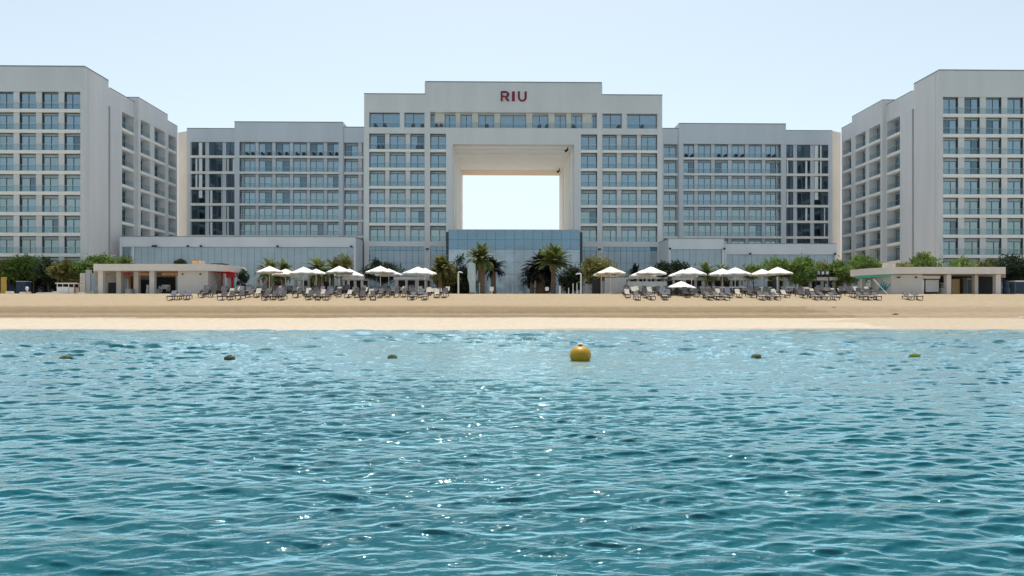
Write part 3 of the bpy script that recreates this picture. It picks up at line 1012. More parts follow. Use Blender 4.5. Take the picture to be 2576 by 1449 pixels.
def sea_material():
    m = bpy.data.materials.new("sea_water")
    m.use_nodes = True
    nt = m.node_tree
    N, L = nt.nodes, nt.links
    N.clear()
    out = N.new("ShaderNodeOutputMaterial")
    mix = N.new("ShaderNodeMixShader")
    dif = N.new("ShaderNodeBsdfDiffuse")
    glo = N.new("ShaderNodeBsdfGlossy")
    glo.inputs["Roughness"].default_value = 0.05
    glo.inputs["Color"].default_value = (0.72, 0.95, 1.0, 1)
    fr = N.new("ShaderNodeLayerWeight")
    fr.inputs["Blend"].default_value = 0.5
    fp = N.new("ShaderNodeValToRGB")
    fe = fp.color_ramp.elements
    fe[0].position = 0.42; fe[0].color = (0.04,) * 3 + (1,)
    fe[1].position = 0.95; fe[1].color = (0.86,) * 3 + (1,)
    for q, w in ((0.625, 0.05), (0.72, 0.31), (0.81, 0.74)):
        z = fe.new(q); z.color = (w, w, w, 1)
    L.new(fr.outputs["Facing"], fp.inputs["Fac"])
    L.new(fp.outputs[0], mix.inputs[0])
    L.new(dif.outputs[0], mix.inputs[1])
    glr = N.new("ShaderNodeBsdfGlossy")
    glr.inputs["Roughness"].default_value = 0.52
    glr.inputs["Color"].default_value = (0.72, 0.95, 1.0, 1)
    gmx = N.new("ShaderNodeMixShader")
    gmx.inputs[0].default_value = 0.20
    L.new(glo.outputs[0], gmx.inputs[1])
    L.new(glr.outputs[0], gmx.inputs[2])
    L.new(gmx.outputs[0], mix.inputs[2])
    L.new(mix.outputs[0], out.inputs[0])
    geo = N.new("ShaderNodeNewGeometry")
    nz = N.new("ShaderNodeTexNoise"); nz.inputs["Scale"].default_value = 0.12; nz.inputs["Detail"].default_value = 3
    L.new(geo.outputs["Position"], nz.inputs["Vector"])
    rp = N.new("ShaderNodeValToRGB")
    rp.color_ramp.elements[0].position, rp.color_ramp.elements[1].position = 0.35, 0.65
    rp.color_ramp.elements[0].color = (0.0005, 0.066, 0.090, 1)
    rp.color_ramp.elements[1].color = (0.001, 0.092, 0.112, 1)
    L.new(nz.outputs["Fac"], rp.inputs["Fac"])
    L.new(rp.outputs[0], dif.inputs["Color"])
    # wind ripples too fine to model roughen the water towards the beach
    sp = N.new("ShaderNodeSeparateXYZ")
    L.new(geo.outputs["Position"], sp.inputs[0])
    mr = N.new("ShaderNodeMapRange")
    mr.inputs["From Min"].default_value, mr.inputs["From Max"].default_value = 6, 40
    mr.inputs["To Min"].default_value, mr.inputs["To Max"].default_value = 0.03, 0.05
    L.new(sp.outputs["Y"], mr.inputs["Value"])
    L.new(mr.outputs[0], glo.inputs["Roughness"])

    def noise(scale, sx, sy, detail, rot):
        mp = N.new("ShaderNodeMapping")
        mp.inputs["Scale"].default_value = (sx, sy, 1)
        mp.inputs["Rotation"].default_value = (0, 0, rot)
        L.new(geo.outputs["Position"], mp.inputs["Vector"])
        n = N.new("ShaderNodeTexNoise")
        n.inputs["Scale"].default_value = scale
        n.inputs["Detail"].default_value = detail
        n.inputs["Distortion"].default_value = 0.6
        L.new(mp.outputs[0], n.inputs["Vector"])
        return n.outputs["Fac"]
    a = noise(2.6, 0.55, 1.3, 3, R(12))
    b = noise(9.0, 0.6, 1.2, 3, R(-14))
    mx = N.new("ShaderNodeMath"); mx.operation = "MULTIPLY_ADD"
    mx.inputs[1].default_value = 0.42
    c3 = noise(26.0, 0.6, 1.2, 2, R(5))
    m3 = N.new("ShaderNodeMath"); m3.operation = "MULTIPLY_ADD"
    m3.inputs[1].default_value = 0.3
    L.new(c3, m3.inputs[0]); L.new(b, m3.inputs[2])
    L.new(m3.outputs[0], mx.inputs[0]); L.new(a, mx.inputs[2])
    bm = N.new("ShaderNodeBump")
    bm.inputs["Strength"].default_value = 1.0
    bm.inputs["Distance"].default_value = 0.032
    L.new(mx.outputs[0], bm.inputs["Height"])
    L.new(bm.outputs[0], glo.inputs["Normal"])
    L.new(bm.outputs[0], fr.inputs["Normal"])
    L.new(bm.outputs[0], glr.inputs["Normal"])
    return m


def make_sea():
    # rows spaced evenly in depression angle near the viewer, then wider
    d = np.concatenate([np.linspace(760, 46, 900), np.linspace(44, 38, 6)])
    yv = H * F / d
    ys = np.concatenate([[-3000, -600, -150, -40, -12, -4, 0.5, 2.0], yv])
    t = np.linspace(-1, 1, 600)
    out = np.array([1.25, 1.8, 4, 12, 60, 300])
    rows = []
    for y in ys:
        half = 0.95 * max(y, 3.0) + 0.6
        core = t * half
        ex = half * 1.0 + np.array([1, 4, 15, 60, 300, 3000.0]) * 1.0
        rows.append(np.concatenate([-ex[::-1], core, ex]))
    X = np.array(rows)
    Y = np.repeat(ys[:, None], X.shape[1], 1)
    dy = np.gradient(ys)
    sp = np.maximum(np.abs(dy)[:, None] * 0.55, (0.95 * np.maximum(Y, 3) + .6) * 2 / 600)
    Z = np.zeros_like(X)
    DX = np.zeros_like(X)
    S2 = np.zeros_like(X)
    DY = np.zeros_like(X)
    r = np.random.default_rng(21)
    n = 165
    for k in range(n):
        far = k >= 135          # longer short-crested chop that only builds up away from the swim line
        lam = 0.075 * (2.2 / 0.075) ** (k / 134) * r.uniform(0.9, 1.1) if not far else r.uniform(1.6, 4.6)
        th = R(90) + r.normal(0, 0.62) if far else R(90) + r.normal(0, 0.17) + (0.33 if r.random() < 0.5 else -0.33)
        kx, ky = 2 * math.pi / lam * math.cos(th), 2 * math.pi / lam * math.sin(th)
        amp = 0.0056 * lam * min(1, (0.34 / lam) ** 1.0) * r.uniform(0.5, 1.35)

        ph = r.uniform(0, 2 * math.pi)
        fade = np.clip(lam / (2.2 * sp) - 0.6, 0, 1)
        arg = kx * X + ky * Y + ph
        A = amp * fade
        if far:
            A = A * np.clip((Y - 3.2 * lam) / (4 * lam), 0, 1.6)
        S2 += (A * 2 * math.pi / lam) ** 2 / 2
        Z += A * np.sin(arg)
        DX += A * 0.8 * math.cos(th) * np.cos(arg)
        DY += A * 0.8 * math.sin(th) * np.cos(arg)
    # the same choppiness near and far, whatever the mesh can still carry
    gain = np.clip((0.215 + 0.17 * np.clip((Y - 8) / 20, 0, 1)) / np.sqrt(S2 + 1e-9), 0.3, 6.0)
    Z *= gain; DX *= gain; DY *= gain
    sg = np.sqrt((Z[:, 10:-10] ** 2).mean(1))[:, None] * 2.0 + 1e-6
    Z = sg * np.tanh(Z / sg)
    # calmer patches and gusts
    gust = 0.85 + 0.3 * np.sin(X * 0.13 + 1.3) * np.sin(Y * 0.19 + .5) + 0.2 * np.sin(X * .31 + Y * .23)
    Z *= gust
    near = np.clip((Y - 0.6) / 2, 0, 1) * np.clip((53 - Y) / 3, 0.25, 1)
    Z *= near
    core = np.zeros_like(X)
    core[:, 6:-6] = 1
    edge = core
    Z *= edge
    X2 = X + DX * edge * near
    Y2 = Y + DY * edge * near - 0.95 * Z     # crests lean over their near faces
    o = grid_mesh("sea", X2, Y2, Z, sea_material())
    tag(o, "choppy teal sea in front of the beach", "sea", kind="structure")


make_sea()


# ------------------------------------------------------------------ vegetation
def leaf_mesh(name, centers, sizes, tints, m, elong=2.9, up=0.55):
    n = len(centers)
    d = RNG.normal(size=(n, 3)); d[:, 2] += up
    d /= np.linalg.norm(d, axis=1)[:, None] + 1e-9
    e = RNG.normal(size=(n, 3))
    e -= d * (e * d).sum(1)[:, None]
    e /= np.linalg.norm(e, axis=1)[:, None] + 1e-9
    a = d * (sizes * elong / 2)[:, None]
    b = e * (sizes / 2 * .8)[:, None]
    c = centers
    v = np.stack([c - a, c + b * .9 - a * .1, c + a, c - b * .9 - a * .1], 1).reshape(-1, 3)
    return raw_quads(name, v, np.repeat(tints, 4, 0), m)


def raw_quads(name, v, tint, m):
    n = len(v) // 4
    me = bpy.data.meshes.new(name)
    me.vertices.add(len(v))
    me.vertices.foreach_set("co", v.astype(np.float32).reshape(-1))
    me.loops.add(n * 4)
    me.loops.foreach_set("vertex_index", np.arange(n * 4, dtype=np.int32))
    me.polygons.add(n)
    me.polygons.foreach_set("loop_start", np.arange(0, n * 4, 4, dtype=np.int32))
    me.polygons.foreach_set("loop_total", np.full(n, 4, dtype=np.int32))
    at = me.attributes.new("tint", "FLOAT_COLOR", "POINT")
    c = np.concatenate([tint, np.ones((len(tint), 1))], 1).astype(np.float32)
    at.data.foreach_set("color", c.reshape(-1))
    me.materials.append(m)
    me.update(calc_edges=True)
    return me


def tree(kind, label, u0, u1, vt, vb, Y, m=None, leaf=0.24, dens=1.0, group=None, cat="tree", base=None, bark=None):
    """broadleaf tree or shrub whose crown fills u0..u1 / vt..vb at distance Y"""
    m = m or M_LEAF
    um = (u0 + u1) / 2
    xc, rx = XU(um, Y), (XU(u1, Y) - XU(u0, Y)) / 2
    z1, z0 = ZV(vt, Y, um), ZV(vb, Y, um)
    gz = ZG if base is None else base
    z0 = max(z0, gz + 0.05)
    rz = (z1 - z0) / 2
    ry = min(rx, max(1.2, rz * 1.3))
    root = thing(kind, label, cat, (xc, Y, gz), group)
    nclump = int(max(10, 7 * rx * rz))
    nclump = min(nclump, 46)
    cl = []
    while len(cl) < nclump:
        p = RNG.uniform(-1, 1, 3)
        if (p ** 2).sum() < 1 and (p ** 2).sum() > 0.12:
            cl.append(p * (rx * .88, ry * .88, rz * .86))
    cl = np.array(cl)
    ph = RNG.uniform(0, 6.28, 2)
    cl[:, 2] += rz * (.2 * np.sin(cl[:, 0] / rx * 4.3 + ph[0]) + .12 * np.sin(cl[:, 0] / rx * 9 + ph[1])) * (cl[:, 2] > -.2 * rz)
    cr = RNG.uniform(0.34, 0.62, nclump) * min(rx, rz, 1.6)
    per = int(np.clip(75 * dens * (np.mean(cr) / leaf) ** 1.5 / 4, 30, 110))
    C, S, T = [], [], []
    for p, r in zip(cl, cr):
        q = RNG.normal(size=(per, 3)) * r * 0.52
        C.append(p + q)
        S.append(RNG.uniform(0.6, 1.25, per) * leaf)
        tn = RNG.uniform(0.65, 1.45)
        hue = RNG.uniform(-0.12, 0.12)
        t = np.ones((per, 3)) * tn * RNG.uniform(0.75, 1.25, (per, 1))
        t[:, 0] *= 1 + hue
        t[:, 2] *= 1 - hue
        T.append(t)
    # a few stray sprays that break the outline
    k = int(nclump * 13 * dens)
    p = RNG.normal(size=(k, 3)); p /= np.linalg.norm(p, axis=1)[:, None]
    p[:, 2] = np.abs(p[:, 2]) * .9 + .05 * RNG.normal(size=k)
    C.append(p * np.array([rx, ry, rz]) * RNG.uniform(0.82, 1.28, (k, 1)))
    S.append(RNG.uniform(0.5, 1.1, k) * leaf)
    T.append(np.ones((k, 3)) * RNG.uniform(0.9, 1.5, (k, 1)))
    C = np.concatenate(C) + np.array([0, 0, (z0 + z1) / 2 - gz])
    C[:, 2] = np.maximum(C[:, 2], 0.08)
    link("crown", leaf_mesh("crown", C, np.concatenate(S), np.concatenate(T), m), root)
    t = MB()
    hc = (z0 + z1) / 2 - gz
    r0 = min(0.22, max(0.06, rx * 0.07))
    top = Vector((random.uniform(-.2, .2), 0, hc * 0.75))
    t.tube((0, 0, -0.1), top, r0, r0 * 0.7, 8)
    for p in cl[RNG.choice(nclump, min(nclump, 9), replace=False)]:
        t.tube(top - Vector((0, 0, random.uniform(0, hc * .25))), Vector((p[0], p[1], p[2] + hc)), r0 * 0.45, r0 * 0.12, 5, caps=False)
    t.build("trunk", bark or M_BARK, root)
    return root


def palm(kind, label, u, vtop, vcrown, Y, trunk_px, rad, m, group=None, nfr=34, spike=0.0, lean=0.0, skirt=True):
    """vcrown: level where the fronds spring; rad: frond length in metres"""
    x = XU(u, Y)
    zc = ZV(vcrown, Y, u) - ZG
    root = thing(kind, label, "palm tree", (x, Y, ZG), group)
    r = trunk_px / F * Y / 2
    t = MB()
    prof, n = [], 26
    for i in range(n + 1):
        f = i / n
        rr = r * (1.12 - 0.25 * f + (0.25 if f > .85 else 0) * (f - .85) * 4) * (1 + (0.10 if i % 2 else -0.06))
        prof.append((rr, -0.1 + f * (zc + 0.1)))
    t.lathe(prof, 12)
    for i in range(len(t.v)):
        a = t.v[i]
        f = max(0, a[2]) / zc
        t.v[i] = (a[0] + lean * f * f, a[1], a[2])
    t.build("trunk", M_PALMB, root)
    V, T = [], []
    for i in range(nfr):
        az = RNG.uniform(0, 2 * math.pi)
        f = i / nfr
        el0 = R(84 - 92 * f ** 0.9 + RNG.normal(0, 7)) if not skirt else R(86 - 118 * f ** 1.05 + RNG.normal(0, 7))
        Ln = rad * RNG.uniform(0.82, 1.08) * (0.9 if f > .8 else 1)
        p = np.array([lean, 0, zc - 0.1])
        el = el0
        seg = 14
        h = np.array([math.cos(az), math.sin(az), 0])
        side = np.array([-math.sin(az), math.cos(az), 0])
        tn = RNG.uniform(0.7, 1.35)
        pts = []
        for s in range(seg + 1):
            pts.append((p.copy(), el))
            p = p + (h * math.cos(el) + np.array([0, 0, math.sin(el)])) * (Ln / seg)
            el -= R((5.0 - 3.2 * spike) * (0.6 + s / seg))
        for s in range(1, seg + 1):
            c, e = pts[s]
            d = h * math.cos(e) + np.array([0, 0, math.sin(e)])
            upv = -h * math.sin(e) + np.array([0, 0, math.cos(e)])
            c0 = pts[s - 1][0]
            w = 0.02 * rad / 2.4
            V += [c0 - side * w, c0 + side * w, c + side * w, c - side * w]
            T += [[tn * 1.2, tn * 1.05, tn * .8]] * 4
            lf = Ln * (0.24 if s > 2 else 0.12) * math.sin(math.pi * min(0.93, 0.12 + s / seg * .9)) ** .7
            for sg in (-1, 1):
                for j in (0.0, 0.5):
                    b = c0 * (1 - j) + c * j
                    dr = d * 0.62 + side * sg * 0.75 + upv * RNG.uniform(0.0, 0.35)
                    dr = dr / np.linalg.norm(dr)
                    tip = b + dr * lf * RNG.uniform(0.85, 1.1)
                    ww = d * (0.095 * rad / 2.4)
                    mid = b * .55 + tip * .45
                    V += [b, mid + ww, tip, mid - ww]
                    k = tn * RNG.uniform(0.8, 1.2)
                    T += [[k, k, k]] * 4
    me = raw_quads("crown", np.array(V), np.array(T), m)
    link("crown", me, root)
    return root


G1 = "shrubs and trees behind the left end of the beach"
tree("bushy_tree", "reddish olive bushy tree at the far left edge of the picture", -30, 22, 652, 706, 101, M_OLIVE, group=G1)
tree("bushy_tree", "wide dark green tree beside the far left olive bush", 14, 74, 649, 706, 102, M_LEAF, group=G1)
tree("bushy_tree", "bright green tree with a rounded top above the blue cabin", 56, 112, 648, 703, 103, M_LEAF, group=G1)
tree("bushy_tree", "low dark tree between the blue cabin and the white kiosk", 96, 150, 661, 711, 100, M_DEEP, group=G1)
tree("bushy_tree", "olive green tree hanging over the white kiosk", 128, 196, 664, 711, 98, M_OLIVE, group=G1)
tree("bushy_tree", "green tree just left of the left pavilion roof", 180, 240, 656, 702, 99, M_LEAF, group=G1)
tree("bushy_tree", "blue-green shrub behind the left end of the left pavilion", 214, 262, 645, 690, 104, M_LEAF, group=G1)
tree("bushy_tree", "thin upright shrub above the left pavilion roof, third from its left end", 250, 302, 648, 690, 105, M_LEAF, group=G1)
tree("bushy_tree", "bright lime shrub above the left pavilion roof in front of the dark glazing", 296, 330, 645, 690, 104, M_LEAF, group=G1, dens=1.3)
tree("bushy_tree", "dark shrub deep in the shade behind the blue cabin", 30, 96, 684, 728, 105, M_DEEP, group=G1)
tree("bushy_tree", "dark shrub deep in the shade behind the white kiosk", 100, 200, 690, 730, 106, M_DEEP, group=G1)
tree("low_shrub", "small dark plant on the roof edge left of the plywood crate", 442, 466, 654, 668, 97, M_DEEP, cat="shrub", base=ZV(670, 97))
tree("bushy_tree", "dark green bush at the right end of the left pavilion", 598, 624, 678, 728, 92, M_DEEP, cat="shrub")
palm("palm_clump", "left one of two low palms behind the leftmost pair of umbrellas", 678, 650, 683, 100, 8, 2.5, M_PALML, nfr=46)
palm("palm_clump", "right one of two low palms behind the leftmost pair of umbrellas", 713, 653, 684, 101, 8, 2.3, M_PALML, nfr=44)
palm("palm_clump", "left one of two taller palms behind the fourth umbrella", 803, 643, 680, 100, 9, 2.7, M_PALML, nfr=46)
palm("palm_clump", "right one of two taller palms behind the fourth umbrella", 836, 645, 681, 101.5, 9, 2.5, M_PALML, nfr=44)
tree("bushy_tree", "grey-green loose tree at the right end of the left annex", 838, 884, 643, 700, 101, M_OLIVE)
tree("bushy_tree", "dark broad shrub behind the umbrella pair right of the left annex", 915, 1012, 662, 708, 103, M_DEEP)
palm("palm_shrub", "olive feathery palm just right of the left umbrella rows", 1108, 640, 676, 97, 10, 2.5, M_OLIVE, nfr=70, spike=.3)
tree("bushy_tree", "tall olive bush around the trunk of the feathery palm beside the left umbrella rows", 1088, 1148, 668, 728, 98.5, M_OLIVE, dens=1.1, bark=M_ORANGE)
tree("bushy_tree", "dark rounded shrub between the olive shrub and the left palm", 1132, 1178, 655, 735, 100, M_DEEP)
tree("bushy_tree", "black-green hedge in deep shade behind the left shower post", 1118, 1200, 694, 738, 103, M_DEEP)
palm("date_palm", "date palm with a stout trunk left of the entrance", 1211, 616, 652, 99, 17, 2.75, M_PALML, nfr=72, spike=.35)
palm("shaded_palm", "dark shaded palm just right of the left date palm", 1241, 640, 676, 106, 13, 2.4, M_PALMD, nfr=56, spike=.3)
palm("date_palm", "date palm with a slim pale trunk and upright fronds right of the entrance", 1392, 607, 662, 99, 11, 3.3, M_PALML, nfr=78, spike=.8, skirt=False)
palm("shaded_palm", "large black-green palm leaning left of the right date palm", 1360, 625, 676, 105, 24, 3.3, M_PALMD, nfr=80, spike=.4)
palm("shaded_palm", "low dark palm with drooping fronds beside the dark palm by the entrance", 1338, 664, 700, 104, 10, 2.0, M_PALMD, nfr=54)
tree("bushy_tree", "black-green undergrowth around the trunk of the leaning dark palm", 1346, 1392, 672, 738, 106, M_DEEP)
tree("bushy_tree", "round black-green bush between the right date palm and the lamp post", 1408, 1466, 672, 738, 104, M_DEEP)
tree("bushy_tree", "rounded olive tree with orange tips right of the lamp post", 1470, 1546, 646, 716, 98, M_OLIVE, dens=1.2)
palm("shaded_palm", "dark traveller palm with few stiff leaves behind the first right umbrella", 1597, 652, 694, 101, 8, 2.2, M_PALMD, nfr=16, spike=.9, skirt=False)
tree("bushy_tree", "dark blue-green shrub behind the third right umbrella", 1648, 1692, 660, 708, 101, M_DEEP)
tree("bushy_tree", "dark spiky shrub left of the green palm clump", 1686, 1736, 661, 708, 103, M_DEEP)
palm("palm_clump", "fresh green palm clump behind the fourth right umbrella", 1776, 652, 688, 100, 6, 2.3, M_PALML, nfr=36)
palm("palm_clump", "fresh green palm clump close right of the first clump", 1815, 655, 688, 101, 6, 2.1, M_PALML, nfr=34)
G2 = "green shrubs in front of the right annex"
tree("bushy_tree", "low soft green shrub left of the tall right hedge trees", 1868, 1926, 668, 708, 101, M_LEAF, group=G2)
tree("bushy_tree", "bright green upright tree above the fifth right umbrella pair", 1916, 1988, 652, 706, 102, M_LEAF, group=G2, dens=1.2)
tree("bushy_tree", "light green upright tree right of the rightmost umbrella", 1980, 2056, 652, 712, 101, M_LEAF, group=G2, dens=1.2)
tree("bushy_tree", "grey-green thin shrub above the dark slotted panel", 2050, 2092, 664, 708, 102, M_OLIVE, group=G2)
tree("bushy_tree", "broad mid-green shrub left of the right pavilion", 2082, 2150, 664, 716, 100, M_LEAF, group=G2)
tree("bushy_tree", "tall green tree behind the curved end of the right pavilion", 2136, 2212, 648, 706, 101, M_LEAF, group=G2)
G3 = "plants above the right pavilion roof"
tree("bushy_tree", "dark green spreading plant above the middle of the right pavilion roof", 2288, 2364, 647, 700, 100, M_LEAF, group=G3)
tree("low_shrub", "low yellowish shrub right of the stone block on the right pavilion", 2250, 2292, 661, 690, 98, M_OLIVE, cat="shrub", group=G3)
tree("bushy_tree", "low green plant above the right half of the right pavilion roof", 2392, 2450, 653, 690, 99, M_LEAF, group=G3)
tree("bushy_tree", "grey-green plant above the right end of the right pavilion roof", 2444, 2512, 655, 690, 101, M_OLIVE, group=G3)
tree("bushy_tree", "dark tall tree at the far right edge of the picture", 2512, 2600, 645, 706, 98, M_DEEP, group=G3)
tree("bushy_tree", "dark shaded bush under the far right tree", 2528, 2600, 690, 726, 100, M_DEEP, group=G3)


# ------------------------------------------------------------------ pavilions
def pavilion_left():
    Y = 88.0
    root = thing("beach_pavilion", "low cream beach pavilion with open columned front at the left", "pavilion", (0, 0, 0), "beach pavilions")
    X = lambda u, y=Y: XU(u, y)
    zt, zb = ZV(664, Y, 380), ZV(681, Y, 380)
    r = MB()
    pts = [(X(235), Y), (X(505), Y), (X(540), Y + 0.5), (X(575, 90.2), 90.2), (X(605, 92.6), 92.6), (X(617, 94.4), 94.4), (X(612, 97), 97), (X(235, 98), 98)]
    r.prism(pts, zb, zt)
    r.build("roof", M_PAV, root)
    w = MB()
    w.box(X(442), X(518), Y + 0.6, Y + 6, ZG - .6, zb - 0.003)
    w.build("wall", M_PAVW, root)
    for u in (454, 499):
        v = MB(); v.box(X(u) - .1, X(u) + .1, Y + .5, Y + .6, ZV(691.5, Y), ZV(688, Y))
        v.build("wall_vent", M_BLACK, root)
    for (a, b, mm, y) in ((246.5, 258.7, M_PAV, Y + .5), (292.8, 304.2, M_PAV, Y + 2.2), (336, 348, M_PAV, Y + 2.4), (375.7, 388, M_PAVW, Y + .5)):
        c = MB(); c.box(X(a, y), X(b, y), y, y + .6, ZG - .6, zb - .003)
        c.build("column", mm, root)
    c = MB(); c.box(X(571, 91.5), X(584, 91.5), 91.5, 92.2, ZG - .3, zb - .003); c.build("column", M_PAVW, root)
    for (a, b) in ((395, 441), (336, 374)):
        be = MB(); be.box(X(a), X(b), Y + 1.2, Y + 1.5, zb - .55, zb - .2); be.build("ceiling_beam", M_ORANGE, root)
    cl = MB(); cl.box(X(292), X(306), Y + 1.9, Y + 2.1, zb - .5, zb - .15); cl.build("column_cap", M_REDFAB, root)
    bk = MB(); bk.box(X(240, 95), X(442, 95), 95, 95.3, ZG, zb - .003, 0); bk.build("back_wall", M_MARBLE, root)
    for (a, b, vt) in ((272, 290, 711), (340, 374, 703), (390, 440, 697)):
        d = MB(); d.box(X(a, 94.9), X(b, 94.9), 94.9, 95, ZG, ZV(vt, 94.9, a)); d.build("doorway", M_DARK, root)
    o = MB(); o.box(X(318, 94), X(333, 94), 93.6, 94.4, ZG, ZV(695, 94, 320)); o.build("timber_screen", M_ORANGE, root)
    mw = MB(); mw.box(X(518, 91), X(556, 91), 91.3, 91.6, ZG - .3, zb - .003); mw.build("marbled_wall", M_MARBLE, root)
    rf = MB()
    rf.box(X(556.5, 91), X(558, 91), 91, 91.2, ZG, zb - .003)
    rf.box(X(558, 91), X(572, 91), 91.05, 91.15, ZG + .9, ZG + 1.0)
    rf.box(X(583, 91.4), X(587, 91.4), 91.2, 91.5, ZG, zb - .003)
    rf.build("red_frame", M_REDFAB, root)
    tr = MB(); tr.box(X(518, 89.5), X(604, 93.2), 89.4, 93.3, zb - .06, zb - .004); tr.build("red_soffit", M_REDFAB, root)
    aw = MB(); aw.box(X(569, 90.8), X(588, 90.8), 90.7, 91.3, zb - .75, zb - .07); aw.build("red_valance", M_REDFAB, root)
    sp = MB(); sp.lathe([(0.0, -.25), (.3, -.25), (.34, 0), (.3, .3), (0, .32)], 12); s = sp.build("end_lantern", M_WHITE, root); s.location = (X(616, 94), 93.7, (zt + zb) / 2 - .1)
    gl = MB(); gl.tube((0, -.3, 0), (0, -.36, 0), .17, .17, 12); g = gl.build("lantern_lens", M_TEAL, s)
    # things on and in the pavilion
    cr = thing("plywood_crate", "orange plywood crate standing on the left pavilion roof", "crate", (X(494, 91), 91, zt))
    b = MB(); b.box(-.5, .5, -.4, .4, 0, .72); b.build("box", M_CRATE, cr)
    b = MB()
    for x in (-.5, .42):
        b.box(x, x + .08, -.42, -.4, 0, .72)
    b.box(-.42, .42, -.42, -.4, 0, .08); b.box(-.42, .42, -.42, -.4, .64, .72)
    b.build("batten", M_TIMBER, cr)
    gb = MB(); gb.box(-.3, .3, -.3, .3, 0, .62); gb.box(-.34, .34, -.34, .34, .62, .70)
    o = gb.build("grey_unit", M_ROOF); o.location = (X(508.5, 92), 92, zt)
    tag(o, "small grey metal unit behind the plywood crate on the left pavilion roof", "box")
    bp = MB(); bp.box(X(528, 92), X(562, 92), 92, 94, zt + .003, zt + .32); bp.box(X(530, 92), X(560, 92), 92.2, 93.8, zt + .32, zt + .4)
    o = bp.build("black_roof_unit", M_BLACK); tag(o, "flat black unit on the right part of the left pavilion roof", "roof unit")
    ch = MB()
    ch.box(-.55, .55, -.4, .4, .4, .52); ch.box(-.6, -.5, -.4, .4, .2, .8); ch.box(.5, .6, -.4, .4, .2, .8); ch.box(-.55, .55, .3, .42, .5, 1.0)
    for x in (-.5, .42):
        for y in (-.35, .3):
            ch.box(x, x + .06, y, y + .06, 0, .4)
    o = ch.build("armchair", M_WHITE); o.location = (X(414, 92), 92, ZG + .35)
    tag(o, "white tub armchair in the dark right bay of the left pavilion", "chair")
    f = MB(); f.box(X(385, 91), X(441, 91), 90.5, 95, ZG - .5, ZG + .33)
    tag(f.build("dais", M_BLACK), "black low dais inside the left pavilion", "platform")
    for u, l in ((331, "dark grey crate beside the timber screen inside the left pavilion"), (400, "dark grey crate below the armchair inside the left pavilion")):
        b = MB(); b.box(-.4, .4, -.4, .4, 0, .6); b.box(-.42, .42, -.42, .42, .6, .7)
        o = b.build("storage_crate", M_ROOF); o.location = (X(u, 90.4), 90.0, ZG - .02); tag(o, l, "crate")
    for u, h, l in ((372, 1.3, "white jug-shaped lantern between the third and fourth columns"), (314, 2.4, "pale grey rolled mat standing behind the second column"), (322, 2.2, "narrower grey rolled mat beside the timber screen")):
        b = MB(); b.lathe([(0, 0), (.22, 0), (.24, h * .3), (.17, h * .75), (.19, h), (0, h)], 10)
        o = b.build("lantern" if u == 372 else "rolled_mat", M_WHITE if u == 372 else M_ROOF, smooth=True)
        o.location = (X(u, 91.2), 91.2, ZG); tag(o, l, "lantern" if u == 372 else "mat")


pavilion_left()


